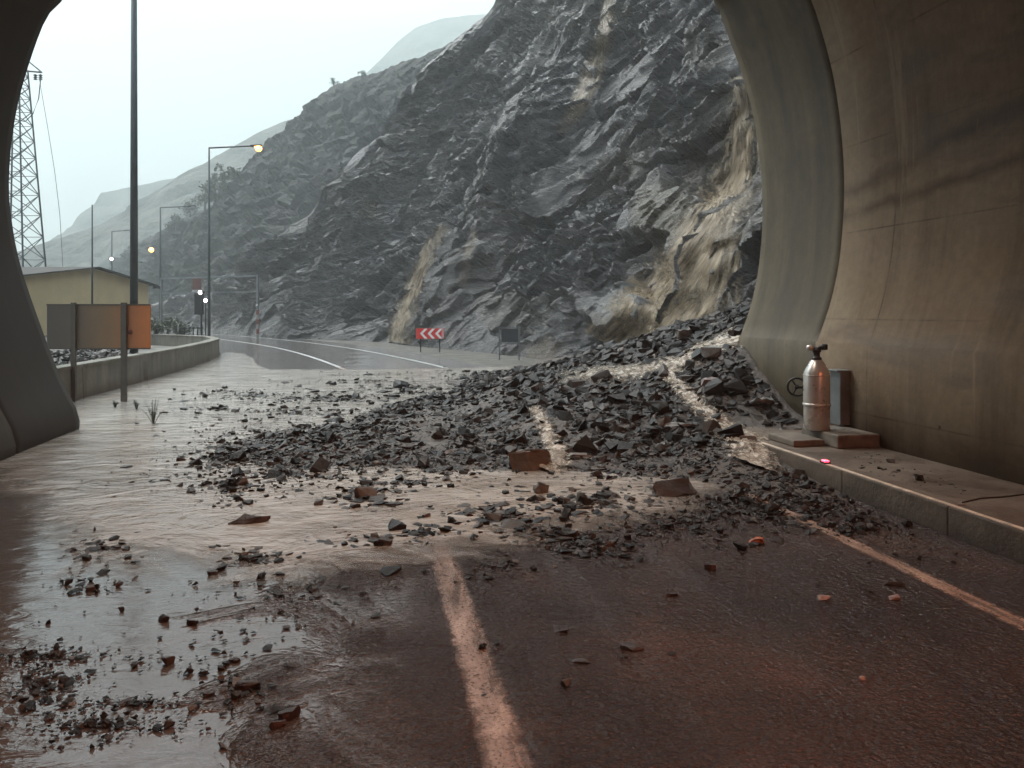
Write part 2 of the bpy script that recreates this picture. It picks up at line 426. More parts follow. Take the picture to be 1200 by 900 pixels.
M_ST_BROWN = tinted_stone('brown_stone', (.085, .058, .042)); M_ST_RED = tinted_stone('red_brown_stone', (.036, .022, .019))
M_ST_ORANGE = tinted_stone('orange_stone', (.42, .14, .06)); M_ST_PINK = tinted_stone('pink_grey_stone', (.27, .22, .21)); M_ST_GREY = tinted_stone('grey_slab_stone', (.19, .19, .185))
M_EARTH = tinted_stone('wet_earth', (.075, .065, .052))
k = NM('verge_ground'); n = k.noise(1.2, 7, .7, .3); k.set(Base_Color=k.ramp(n, (.3, (.035, .034, .03)), (.55, (.09, .08, .065)), (.72, (.24, .22, .19))), Roughness=.7); k.bump(k.noise(9, 6, .7), .8, .08); M_VERGE = k.m
k = NM('block_concrete'); n = k.noise(1.6, 6, .65, .3); x, y, z = k.sep()
dr = k.noise(1, 5, .6, .2, k.mapv((3, 3, .4)))
col = k.mix(k.ramp(dr, (.45, 0.), (.68, .7)), k.ramp(n, (.3, (.10, .095, .075)), (.7, (.20, .19, .155))), (.06, .06, .042))
col = k.mix(k.ramp(z, (.0, .85), (.30, .15)), col, (.09, .062, .042))
k.set(Base_Color=col, Roughness=.75); k.bump(k.noise(18, 5), .4, .015); M_BLOCK = k.m
k = NM('muddy_kerb_concrete'); x, y, z = k.sep(); n = k.noise(1.3, 7, .7, .5)
col = k.ramp(n, (.3, (.055, .040, .030)), (.5, (.10, .074, .054)), (.7, (.16, .125, .092)))
col = k.mix(k.ramp(k.math('ADD', z, k.math('MULTIPLY', k.noise(4, 4), .16)), (.10, .9), (.24, 0.)), col, (.05, .034, .025))
k.set(Base_Color=col, Roughness=k.ramp(n, (.35, .35), (.6, .8))); nb = k.bump(k.noise(16, 6, .7), .5, .02); k.bump(k.noise(2.5, 4), .5, .05, nb); M_KERB = k.m
M_GALV = plain('galvanised_steel', (.20, .215, .22), .45, .55, .2, 3)
M_POLE = plain('dark_pole_paint', (.055, .065, .068), .5, .3, .2, 2)
M_DARK = plain('dark_metal', (.03, .03, .032), .45, .4, .2, 8)
M_STEEL = plain('brushed_steel', (.55, .53, .50), .3, .5, .12, 5, .05)
M_BLACK = plain('black_rubber', (.018, .017, .016), .45, .1, .2, 20)
M_WOOD = plain('wet_step_concrete', (.15, .125, .10), .6, 0, .4, 5, .3)
M_YEL = plain('yellow_render', (.54, .43, .24), .8, 0, .12, .7)
M_ROOF = plain('grey_roof_sheet', (.030, .025, .021), .95, 0, .2, 1.5)
M_REDP = plain('red_sign_paint', (.62, .035, .03), .35, 0, .12, 3, 0)
M_WHT = plain('white_sign_paint', (.78, .74, .72), .35, 0, .06, 3, 0)
M_LINE = plain('pale_kerb_edge', (.58, .48, .38), .5, 0, .35, 9)
M_GREEN = plain('dark_leaf', (.05, .062, .035), .6, 0, .4, 3, 0)
M_BARK = plain('bark', (.06, .05, .04), .8, 0, .3, 6)

# ================================================================== SETTING
# ------------------------------------------------------------------ cliffs and hills
def resample(pts, ds_fn):
    pts = np.array(pts, float)
    # Catmull-Rom through the points, then step along with a variable stride
    P = np.vstack([2 * pts[0] - pts[1], pts, 2 * pts[-1] - pts[-2]]); dense = []
    for i in range(1, len(P) - 2):
        t = np.linspace(0, 1, 60, endpoint=False)[:, None]
        a, b, c, d = P[i - 1], P[i], P[i + 1], P[i + 2]
        dense.append(.5 * (2 * b + (c - a) * t + (2 * a - 5 * b + 4 * c - d) * t ** 2 + (3 * b - a - 3 * c + d) * t ** 3))
    dense = np.vstack(dense + [pts[-1:]])
    L = np.concatenate([[0], np.cumsum(np.linalg.norm(np.diff(dense, axis=0), axis=1))])
    s = [0.0]
    while s[-1] < L[-1]:
        p = [np.interp(s[-1], L, dense[:, 0]), np.interp(s[-1], L, dense[:, 1])]
        s.append(s[-1] + ds_fn(math.hypot(*p)))
    s = np.array(s[:-1])
    B = np.stack([np.interp(s, L, dense[:, 0]), np.interp(s, L, dense[:, 1])], 1)
    T = np.gradient(B, axis=0); w = 15
    Tk = np.stack([np.convolve(np.pad(T[:, q], w, mode='edge'), np.ones(2 * w + 1) / (2 * w + 1), 'valid') for q in (0, 1)], 1)
    Tk /= np.linalg.norm(Tk, axis=1)[:, None]
    return B, np.stack([Tk[:, 1], -Tk[:, 0]], 1)      # base points, normals to the right

def crest_heights(B, N, slope, sil, hmax):
    """height of the crest at every base point so that the ridge stands where the photo shows the skyline"""
    sx, sy = zip(*sil); H = np.zeros(len(B))
    for i, (b, n) in enumerate(zip(B, N)):
        best = hmax
        for h in np.linspace(1, hmax, 160):
            q = (b[0] + n[0] * h / slope, b[1] + n[1] * h / slope, h)
            px, py, zc = project(q)
            if zc > 1 and py <= np.interp(px, sx, sy): best = h; break
        H[i] = best
    w = 4
    return np.convolve(np.pad(H, w, mode='edge'), np.ones(2 * w + 1) / (2 * w + 1), 'valid')

def ridge(name, base, slope, sil, hmax, ds_fn, nt, disp, mat, back=12, power=1.12, tints=None, z0=-.6):
    B, N = resample(base, ds_fn); H = crest_heights(B, N, slope, sil, hmax)
    u = np.linspace(0, 1, nt) ** 1.25; nb = 8
    P = np.zeros((len(B), nt + nb, 3))
    for j in range(nt):
        zz = u[j] * H; d = H / slope * u[j] ** power
        P[:, j, 0] = B[:, 0] + N[:, 0] * d; P[:, j, 1] = B[:, 1] + N[:, 1] * d; P[:, j, 2] = zz + (z0 if j == 0 else 0)
    for j in range(nb):
        d = H / slope + back * ((j + 1) / nb) ** 1.5
        P[:, nt + j, 0] = B[:, 0] + N[:, 0] * d; P[:, nt + j, 1] = B[:, 1] + N[:, 1] * d
        P[:, nt + j, 2] = H + .04 * back * math.sin((j + 1) / nb * 2.2) - .5 * back * ((j + 1) / nb) ** 2
    sh = P.shape; Q = P.reshape(-1, 3)
    th = math.atan(slope)
    nf = np.repeat(np.stack([-N[:, 0] * math.sin(th), -N[:, 1] * math.sin(th), np.full(len(N), math.cos(th))], 1)[:, None, :], sh[1], 1).reshape(-1, 3)
    D = disp(Q)
    D *= np.clip(.25 + Q[:, 2] / 4, 0, 1)
    fade = np.repeat((1 - .75 * smooth01(np.concatenate([u, np.ones(nb)]), .8, 1.0))[None, :], sh[0], 0).ravel(); D *= fade   # the skyline keeps its place
    V_ = Q + nf * D[:, None]
    me = np_mesh(name, V_, grid_faces(sh[0], sh[1]))
    if tints is None: tints = lambda p: (np.zeros(len(p)), np.zeros(len(p)))
    ta, pa = tints(V_)
    set_attr(me, 'tan', ta); set_attr(me, 'pale', pa)
    o = link_mesh(name, me, mat); tag(o, kind='structure')
    return o, V_.reshape(sh)

NBED = np.array([.12, math.sin(R(34)), math.cos(R(34))]); NBED /= np.linalg.norm(NBED)
T1 = np.cross(NBED, [1, 0, 0]); T1 /= np.linalg.norm(T1); T2 = np.cross(NBED, T1)
def bedco(p, a, b, c): return np.stack([p @ T1 / a, p @ T2 / b, p @ NBED / c], 1)
def cliff_disp(p):
    al = -.42 * p[:, 0] + .9 * p[:, 1]
    wv = p + .9 * np.stack([fbm(p / 2.2 + 9, 3), fbm(p / 2.2 + 31, 3), fbm(p / 2.2 + 57, 3)], 1)
    big = fbm(p / 5 + 70, 3)
    d = 1.5 * fbm(p / 13, 3) - .2
    gl = np.stack([(al + 1.2 * big + .35 * p[:, 2]) / 6.5, p[:, 2] / 30, 0 * al], 1)
    d += 1.3 * (fbm(gl, 3, ridged=True) - .2)                                    # gullies and ribs running down the face
    bw = (p @ NBED + 1.1 * fbm(p / 7, 3) + .3 * fbm(p / 1.5, 2))
    for per, amp in ((3.4, .85), (1.25, .34)):                                    # ledges along the bedding
        f = bw / per; f = f - np.floor(f); d += amp * (np.where(f < .82, f / .82, (1 - f) / .18) - .5) * np.clip(.6 + 1.5 * fbm(p / 6 + per * 30, 2), 0, 1.3)
    rough = np.clip(.62 + 1.3 * fbm(p / 4.5 + 120, 3), .15, 1.35)                 # sound slabs here, shattered rock there
    d += .8 * facet(bedco(wv, 5.5, 4.6, 2.2), .8, .5)
    wv = p + .45 * np.stack([fbm(p / 2.2 + 9, 3), fbm(p / 2.2 + 31, 3), fbm(p / 2.2 + 57, 3)], 1)
    d += .36 * facet(bedco(wv, 3.6, 1.6, .60), .9, .55) * (.4 + .6 * rough)
    d += .21 * facet(bedco(wv, 1.6, .65, .20), .9, .6) * rough
    d += .11 * facet(bedco(wv, .75, .32, .10), .9, .6) * rough
    px, py, zc = project(p); nz = .9 * fbm(p / 1.4, 4)
    for (cx, cy_, rx, ry, val) in ((775, 252, 52, 44, .2), (728, 354, 48, 22, .5)):      # big smooth cleavage faces
        m = .85 * (1 - smooth01(np.sqrt(((px - cx) / rx) ** 2 + ((py - cy_) / ry) ** 2) + nz, .75, 1.05))
        d = d * (1 - m) + m * (val + .5 * fbm(p / 3, 3) + .08 * facet(bedco(wv, .85, .62, .24), .9, .6))
    return d
def cliff_tints(p):
    px, py, zc = project(p); n = .45 * fbm(p / 1.6, 4)
    def blob(spots):
        r = np.zeros(len(p))
        for (cx, cy_, rx, ry, s) in spots:
            q = ((px - cx) / rx) ** 2 + ((py - cy_) / ry) ** 2
            r = np.maximum(r, s * (1 - smooth01(np.sqrt(q) + n, .6, 1.15)))
        return r
    tan = blob([(775, 250, 45, 42, .9), (735, 195, 40, 20, .5), (825, 60, 35, 35, .45), (600, 365, 45, 30, .4), (430, 245, 18, 14, .5), (855, 140, 40, 60, .6), (850, 230, 60, 80, .55), (500, 160, 30, 20, .3), (800, 370, 110, 40, .5), (690, 20, 60, 30, .35)])
    pale = blob([(728, 352, 42, 24, .7), (800, 128, 60, 26, .35), (855, 85, 30, 25, .3), (700, 250, 40, 14, .3), (865, 300, 25, 50, .3)])
    return tan, pale
base_a = [(10.2, 5), (9.6, 10), (9.1, 16), (8.4, 22), (7.3, 28), (6.0, 33.5), (3.3, 41.5), (-.2, 50.5), (-7.9, 61), (-14.3, 73), (-23, 92), (-34, 112)]
sil_a = [(-400, 400), (100, 385), (200, 352), (250, 330), (300, 296), (365, 250), (402, 193), (453, 146), (470, 114), (500, 78), (520, 60), (575, 16), (600, -24), (700, -160), (2000, -900)]
cliff, CV = ridge('cliff', base_a, 1.75, sil_a, 34, lambda d: max(.06, d / 768 * 1.7), 500, cliff_disp, M_CLIFF, tints=cliff_tints)
def hill_disp(p):
    w = p + 2.5 * np.stack([fbm(p / 6 + 9, 3), fbm(p / 6 + 31, 3), fbm(p / 6 + 57, 3)], 1)
    return 2.6 * fbm(p / 24, 3) + 1.6 * fbm(bedco(p, 16, 14, 5), 3, ridged=True) + .9 * facet(bedco(w, 9, 7, 3), .8, .5) + .7 * facet(bedco(w, 3, 2.4, 1.1), .9, .55) + .45 * fbm(p / 1.8, 4)
base_b = [(60, 52), (30, 62), (8, 78), (-10, 92), (-30, 122), (-52, 165), (-75, 215)]
sil_b = [(-400, 420), (100, 345), (135, 318), (165, 284), (210, 262), (250, 240), (278, 226), (290, 200), (303, 178), (312, 150), (335, 128), (370, 110), (420, 92), (480, 74), (560, 40), (900, -90)]
_, HV = ridge('hill_slope', base_b, 1.25, sil_b, 70, lambda d: max(.35, d / 768 * 2), 260, hill_disp, M_HILL, back=25)
def far_disp(p): return 9 * fbm(p / 60, 4) + 3 * fbm(p / 9, 3)
sil_d = [(-500, 350), (0, 304), (45, 289), (100, 270), (160, 243), (215, 210), (260, 180), (292, 158), (320, 148), (420, 118), (900, -20)]
ridge('far_hillside', [(128, 188), (45, 203), (-23, 225), (-112, 270), (-225, 315), (-315, 345)], .7, sil_d, 170, lambda d: d / 768 * 4, 60, far_disp, M_FAR, back=60)
sil_e = [(-500, 350), (300, 190), (400, 112), (432, 88), (439, 80), (453, 55), (476, 39), (510, 23), (527, 20), (568, 6), (640, -20), (900, -110)]
ridge('distant_mountain', [(252, 336), (132, 360), (48, 384), (-36, 414), (-108, 438), (-198, 456)], .8, sil_e, 300, lambda d: d / 768 * 4, 60, lambda p: 1.5 * far_disp(p / 1.6), M_FAR, back=90)

# ------------------------------------------------------------------ ground, road
gx = np.linspace(-470, 560, 60); gy = np.linspace(-40, 1000, 60)
GX, GY = np.meshgrid(gx, gy, indexing='ij')
g = link_mesh('ground', np_mesh('ground', np.stack([GX.ravel(), GY.ravel(), np.full(GX.size, -.06)], 1), grid_faces(60, 60)), M_VERGE); tag(g, kind='structure')
# road centre line in plan
CL, CN = resample([(.57, -32), (.57, -10), (.57, 5), (.5, 14), (-.1, 21), (-1.05, 27.4), (-3.4, 37.6), (-6.3, 46.9), (-10.8, 58), (-17, 70), (-27, 87), (-40, 105)], lambda d: max(.25, d / 60))
def strip(name, l0, l1, z, mat, y0=-99, y1=999, nv=2):
    m = (CL[:, 1] > y0) & (CL[:, 1] < y1); B, N = CL[m], CN[m]
    f = np.linspace(0, 1, nv); P = np.zeros((len(B), nv, 3))
    a = l0(B[:, 1]) if callable(l0) else l0; b = l1(B[:, 1]) if callable(l1) else l1
    for j in range(nv):
        l = a + (b - a) * f[j]
        P[:, j, 0] = B[:, 0] + N[:, 0] * l; P[:, j, 1] = B[:, 1] + N[:, 1] * l; P[:, j, 2] = z
    me = np_mesh(name, P.reshape(-1, 3), grid_faces(len(B), nv)); set_attr(me, 'lat', np.tile(f, len(B)))
    return tag(link_mesh(name, me, mat), kind='structure')
strip('road', -5.6, lambda y: np.where(y < 13.5, 4.28, 4.9), 0, M_ROAD)
strip('road_shoulder', 4.9, lambda y: 4.9 + np.clip((y - 13) * .4, 0, 3.5), -.012, M_VERGE, 13.6)
strip('centre_line', -.11, .11, .004, M_PAINT, -30)
strip('edge_line', 3.25, 3.43, .004, M_PAINT, -30)
strip('edge_line', -3.45, -3.31, .004, M_PAINT, 24)
M_FARP = plain('far_road_paint', (.33, .33, .32), .5, 0, .2, 1.2)
strip('far_lane_line', -.08, .08, .008, M_FARP, 27)
strip('far_edge_line', 3.25, 3.42, .008, M_FARP, 24)
strip('far_verge_line', -3.44, -3.3, .008, M_FARP, 34)

# ------------------------------------------------------------------ debris heap height field
CP = np.array([(-2.9, 9.2, -.05), (-1.1, 8.1, -.05), (1, 8.1, -.05), (2.8, 8.4, -.03), (4.3, 7.0, -.02), (4.9, 5.6, -.05), (3.4, 5.8, -.08), (-3.7, 12, -.06), (-3.6, 16, -.06), (-3.9, 20, -.06),
    (0, 20, -.07), (0, 23.5, -.07), (3.5, 25, -.05), (7, 27, .15), (9, 24, .9), (0, 5, -.15), (-6, 8, -.2), (-6, 15, -.2), (-6, 25, -.2), (0, 30, -.2), (5, 32, -.1),
    (0, 11, .11), (-1.4, 10.4, .05), (-2.1, 10.2, .0), (2, 10.6, .18), (2, 14, .32), (0, 12.6, .12), (1, 15.2, .14), (2, 18.2, .02), (-1, 13.6, -.05), (4, 11, .42), (4.05, 16.5, .70), (5, 15.3, 1.10), (6.2, 14.6, 1.47), (7.2, 13.9, 1.85), (6.2, 12.06, 1.38), (6.2, 11.2, .83), (6.2, 10.6, .46), (6.2, 10.15, .27), (6.2, 9.5, .1),
    (5, 12, .72), (5, 10.5, .36), (4.8, 9, .2), (4.5, 8, .09), (8.5, 15, 2.1), (8.5, 18, 1.8), (6.6, 19, .85), (5, 20, .4), (0, 14.4, .0), (-1.5, 12, .03), (1, 17, -.04), (-1.6, 15, -.06), (3, 19, .15), (9, 11, 1.6), (9.5, 6, 1)])
def _tps(r): return np.where(r > 0, r * r * np.log(np.maximum(r, 1e-9)), 0)
_n = len(CP); _K = _tps(np.linalg.norm(CP[:, None, :2] - CP[None, :, :2], axis=2)) + np.eye(_n) * .3
_A = np.zeros((_n + 3, _n + 3)); _A[:_n, :_n] = _K; _A[:_n, _n] = 1; _A[:_n, _n + 1:] = CP[:, :2]; _A[_n, :_n] = 1; _A[_n + 1:, :_n] = CP[:, :2].T
_w = np.linalg.solve(_A, np.concatenate([CP[:, 2], np.zeros(3)]))
def heap_h(x, y, rough=True):
    P = np.stack([np.ravel(x), np.ravel(y)], 1); z = np.zeros(len(P))
    for i in range(0, len(P), 20000):
        q = P[i:i + 20000]; z[i:i + 20000] = _tps(np.linalg.norm(q[:, None] - CP[None, :, :2], axis=2)) @ _w[:_n] + _w[_n] + q @ _w[_n + 1:]
    if rough:
        p3 = np.stack([P[:, 0], P[:, 1], 0 * z], 1)
        am = np.clip(z * 1.2 + .12, 0, .5)
        z = z + am * (.30 * fbm(p3 / 1.3, 3) + .10 * fbm(p3 / .3 + 40, 2))
    return np.clip(z, -.3, 2.3)
hx = np.arange(-5, 10.01, .075); hy = np.arange(4.6, 30, .085)
HX, HY = np.meshgrid(hx, hy, indexing='ij'); HZ = heap_h(HX, HY)
HZ[(HX.ravel() > 6.3) & (HY.ravel() < 12.1)] = -.2
HZ[HZ < .0] -= .05
heap = link_mesh('debris_heap', np_mesh('debris_heap', np.stack([HX.ravel(), HY.ravel(), HZ], 1), grid_faces(len(hx), len(hy))), M_MUD, smooth=True); tag(heap, kind='structure')

# ------------------------------------------------------------------ flood water sheet
wx = np.arange(-6.6, 8.6, .1); wy = np.arange(.5, 38, .12)
WX, WY = np.meshgrid(wx, wy, indexing='ij'); fx, fy = WX.ravel(), WY.ravel()
front = np.interp(fx, [-4.2, -2.2, -.7, .1, 1.0, 2.4, 4.2, 5], [9.0, 5.9, 5.2, 5.4, 5.6, 6.2, 7.2, 8.5])
dep = np.clip((fy - front) / 2.2, -1, 1)
back = np.interp(fx, [-6.6, -5.6, -4.6, -3.9, -3.2, 0, 4, 8], [39, 37, 33, 29, 26.8, 26.2, 26.5, 28])
dep = np.minimum(dep, np.clip((back - fy) / 1.2, -1, 1))
hz = heap_h(fx, fy, False)
me = np_mesh('flood_water', np.stack([fx, fy, np.full(len(fx), .014)], 1), grid_faces(len(wx), len(wy))); set_attr(me, 'depth', dep)
tag(link_mesh('flood_water', me, M_WATER, smooth=True), kind='structure')

# ------------------------------------------------------------------ tunnel
LEFT = [(-4.62, -.1), (-4.62, .25), (-4.88, .80), (-5.18, 1.60), (-5.52, 2.65), (-5.66, 3.4), (-5.70, 4.0), (-5.64, 4.8), (-5.48, 5.6), (-5.15, 6.6)]
RIGHT = [(5.82, 7.21), (6.1, 6.5), (6.29, 6.0), (6.53, 5.07), (6.65, 3.9), (6.61, 2.87), (6.48, 2.13), (6.27, 1.50)]
def arc_top():
    out = []
    for a_ in np.linspace(R(148), R(36), 15):
        out.append((.45 + 6.28 * math.cos(a_), 3.62 + 6.28 * math.sin(a_)))
    return out
prof = np.array(LEFT + arc_top() + RIGHT)
def spline(pts, n):
    P = np.vstack([2 * pts[0] - pts[1], pts, 2 * pts[-1] - pts[-2]]); d = []
    for i in range(1, len(P) - 2):
        t = np.linspace(0, 1, 8, endpoint=False)[:, None]; a, b, c, e_ = P[i - 1:i + 3]
        d.append(.5 * (2 * b + (c - a) * t + (2 * a - 5 * b + 4 * c - e_) * t ** 2 + (3 * b - a - 3 * c + e_) * t ** 3))
    d = np.vstack(d + [pts[-1:]]); L = np.concatenate([[0], np.cumsum(np.linalg.norm(np.diff(d, axis=0), axis=1))])
    s = np.linspace(0, L[-1], n); return np.stack([np.interp(s, L, d[:, 0]), np.interp(s, L, d[:, 1])], 1)
prof = np.vstack([spline(prof, 110), [(6.235, 1.47), (6.225, 1.0), (6.22, -.1)]])
pt = np.gradient(prof, axis=0); pt /= np.linalg.norm(pt, axis=1)[:, None]; pn = np.stack([-pt[:, 1], pt[:, 0]], 1)
if pn[0, 0] > 0: pn = -pn
def y_end(X): return 12.2 + (6.5 - X) / 11.3 * 1.35
def shell(name, f0, f1, off, mat, parent, ny):
    inner = prof - pn * off; outer = prof + pn * .75
    ring = np.vstack([inner, outer[::-1]]); nr = len(ring); P = np.zeros((ny, nr, 3))
    for i, t in enumerate(np.linspace(0, 1, ny)):
        ya, yb = f0(ring[:, 0]), f1(ring[:, 0]); P[i, :, 0] = ring[:, 0]; P[i, :, 2] = ring[:, 1]; P[i, :, 1] = ya + (yb - ya) * t
    i = np.arange(ny - 1)[:, None] * nr; j = np.arange(nr)[None, :]; j2 = (j + 1) % nr
    F = np.stack([(i + j).ravel(), (i + j2).ravel(), (i + nr + j2).ravel(), (i + nr + j).ravel()], 1)
    n = len(prof); caps = []
    for b_ in (0, (ny - 1) * nr):
        for q in range(n - 1):
            c_ = [b_ + q, b_ + q + 1, b_ + nr - 2 - q, b_ + nr - 1 - q]; caps.append(c_ if b_ else c_[::-1])
    me = np_mesh(name, P.reshape(-1, 3), np.vstack([F, caps]))
    return link_mesh(name, me, mat, parent, False)
tun = thing('tunnel', 'concrete road tunnel with arched portal, brown stained walls framing the view', 'tunnel')
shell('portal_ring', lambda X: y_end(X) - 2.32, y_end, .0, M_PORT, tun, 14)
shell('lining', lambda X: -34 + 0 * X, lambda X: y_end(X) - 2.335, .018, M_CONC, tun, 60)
for o in tun.children:
    for p in o.data.polygons: p.use_smooth = len(p.vertices) == 4 and abs(p.normal.y) < .6
# walkway and kerb along the right wall
def yb(y0, y1, x0, x1, z0, z1, name, mat, bev=.012):
    o = MB().box(((x0 + x1) / 2, (y0 + y1) / 2, (z0 + z1) / 2), (x1 - x0, y1 - y0, z1 - z0), bevel=bev).build(name, mat); return tag(o, kind='structure')
yb(-30, 11.9, 5.05, 6.35, -.2, .235, 'walkway', M_KERB)
kerb_y = -30.0
km = MB()
while kerb_y < 11.8:
    km.box((4.95, kerb_y + .74, .02), (.195, 1.486, .46), bevel=.016); kerb_y += 1.49
tag(km.build('kerb', M_KERB), kind='structure')
lm = MB(); lm.box((4.895, -9, .252), (.05, 41, .006)); tag(lm.build('kerb_edge_strip', M_LINE), kind='structure')  # thin pale strip along the top edge of the kerb

# ------------------------------------------------------------------ verge bank behind the barrier
bx_ = np.concatenate([np.linspace(-60, -9, 40), np.linspace(-8.7, -6.45, 14)]); by_ = np.linspace(14.2, 90, 120)
BX, BY = np.meshgrid(bx_, by_, indexing='ij')
roadx = np.interp(BY, CL[:, 1], CL[:, 0]) - 6.3
lim = np.where(BY < 36, -6.45, np.minimum(-6.45, roadx - (BY - 36) * .05))
bz = .45 * smooth01(lim - BX, 0, .25) + .35 * smooth01(lim - BX, 1, 8) + .1 * fbm(np.stack([BX.ravel(), BY.ravel(), 0 * BX.ravel()], 1), 4).reshape(BX.shape) * smooth01(lim - BX, 0, 1) - .08
tag(link_mesh('verge_bank', np_mesh('verge_bank', np.stack([BX.ravel(), BY.ravel(), bz.ravel()], 1), grid_faces(len(bx_), len(by_))), M_VERGE), kind='structure')

# ------------------------------------------------------------------ falls and runnels
def bvh_of(Vg):
    v = Vg.reshape(-1, 3); return BVHTree.FromPolygons([tuple(q) for q in v], [tuple(int(i) for i in f) for f in grid_faces(Vg.shape[0], Vg.shape[1])])
BV = bvh_of(CV)
heap_v = np.stack([HX, HY, HZ.reshape(HX.shape)], 2); BH = bvh_of(heap_v)
def hit(bvh, px, py):
    d = Vector((at_depth(px, 1.0, py)[0], at_depth(px, 1.0, py)[1], at_depth(px, 1.0, py)[2] - EYE))
    return bvh.ray_cast(Vector((0, 0, EYE)), d.normalized())
def draped(name, bvh, path, off, jitter, nrow=70, ncol=14, dens=None, relax=9, mat=None):
    """water running down a surface: a sheet following the rock it runs over, bridging its hollows"""
    path = np.array(path, float); tt = np.linspace(0, len(path) - 1, nrow)
    cx = np.interp(tt, range(len(path)), path[:, 0]); cyy = np.interp(tt, range(len(path)), path[:, 1]); ww = np.interp(tt, range(len(path)), path[:, 2])
    kk = np.ones(9) / 9; cx = np.convolve(np.pad(cx, 4, mode='edge'), kk, 'valid'); ww = np.convolve(np.pad(ww, 4, mode='edge'), kk, 'valid')
    tx, ty = np.gradient(cx), np.gradient(cyy); L = np.hypot(tx, ty); nx, ny = -ty / L, tx / L
    P = np.zeros((nrow, ncol, 3))
    for i in range(nrow):
        for j in range(ncol):
            w = (j / (ncol - 1) - .5) * ww[i]
            loc = hit(bvh, cx[i] + nx[i] * w, cyy[i] + ny[i] * w)[0]
            P[i, j] = loc if loc is not None else (P[i - 1, j] if i else (0, 60, -5))
    for _ in range(relax):
        Q = np.pad(P, ((1, 1), (1, 1), (0, 0)), mode='edge'); P = .4 * P + .15 * (Q[:-2, 1:-1] + Q[2:, 1:-1] + Q[1:-1, :-2] + Q[1:-1, 2:])
    du, dv = np.gradient(P, axis=0), np.gradient(P, axis=1); nr = np.cross(du, dv); nr /= np.linalg.norm(nr, axis=2)[:, :, None] + 1e-9
    tc = np.array([0, 0, EYE]) - P; sg = np.sign((nr * tc).sum(2)); nr *= sg[:, :, None]
    u = np.linspace(0, 1, ncol)[None, :]
    P += nr * (off * (1 - (2 * u - 1) ** 2) + .01 + jitter * rng.random((nrow, ncol)))[:, :, None]
    al_ = np.cumsum(np.concatenate([[0], np.linalg.norm(np.diff(P[:, ncol // 2], axis=0), axis=1)]))
    de = np.ones(nrow) if dens is None else np.interp(np.linspace(0, 1, nrow), *dens)
    me = np_mesh(name, P.reshape(-1, 3), grid_faces(nrow, ncol)); set_attr(me, 'across', np.repeat(u, nrow, 0)); set_attr(me, 'along', np.repeat(al_[:, None], ncol, 1)); set_attr(me, 'dens', np.repeat(de[:, None], ncol, 1))
    return tag(link_mesh(name, me, mat or M_FALL, smooth=True), kind='structure')
draped('waterfall', BV, [(868, 90, 30), (872, 150, 50), (866, 205, 70), (838, 255, 75), (805, 300, 75), (772, 345, 80), (735, 385, 85), (712, 408, 80)], .10, .008, 120, 30, ((0, .15, 1), (.6, 1, 1)))
draped('waterfall', BV, [(850, 262, 60), (838, 300, 90), (815, 345, 130), (785, 380, 160), (770, 404, 170)], .08, .008, 80, 32, ((0, .25, 1), (.3, .95, .95)))
draped('waterfall', BV, [(524, 262, 16), (506, 290, 24), (490, 325, 28), (477, 360, 32), (470, 385, 34), (468, 404, 40)], .14, .008, 70, 16, ((0, .3, 1), (.4, .85, .75)))
draped('waterfall', BV, [(715, -10, 20), (712, 30, 24), (702, 65, 32), (692, 95, 34), (676, 130, 30), (655, 160, 20)], .14, .008, 70, 16, ((0, .2, .8, 1), (.3, .7, .6, .1)))
draped('waterfall', BV, [(558, 265, 12), (550, 300, 20), (542, 340, 22)], .1, .03, 30, 10, ((0, .5, 1), (.15, .4, .1)))
draped('waterfall', BV, [(655, 395, 40), (640, 412, 60), (630, 425, 60)], .1, .03, 20, 10, ((0, .5, 1), (.1, .35, .3)))
draped('runnel', BH, [(872, 394, 26), (840, 405, 30), (800, 424, 26), (782, 438, 20), (800, 460, 26), (828, 485, 28), (856, 510, 34), (892, 528, 56), (880, 548, 90)], .03, .03, 110, 18, ((0, 1), (1, 1)), 2, M_RUN)
draped('runnel', BH, [(800, 425, 24), (740, 438, 22), (690, 440, 22), (650, 446, 18)], .03, .02, 60, 12, ((0, .7, 1), (.9, .7, .2)), 2, M_RUN)
draped('runnel', BH, [(626, 478, 18), (636, 498, 24), (648, 520, 26), (655, 540, 40), (640, 556, 80)], .03, .03, 60, 14, ((0, .1, 1), (.5, 1, .9)), 2, M_RUN)

# ------------------------------------------------------------------ haze (the rain-filled valley air)
k = NM('rain_haze'); k.n.remove(k.b)
pv = k.n.new('ShaderNodeVolumePrincipled'); pv.inputs['Color'].default_value = (.70, .765, .77, 1); pv.inputs['Density'].default_value = .0016; pv.inputs['Anisotropy'].default_value = .2
k.l.new(pv.outputs[0], k.out.inputs['Volume'])
hz_o = MB().box((45, 490, 240), (1060, 1100, 486)).build('haze', k.m); tag(hz_o, kind='stuff')

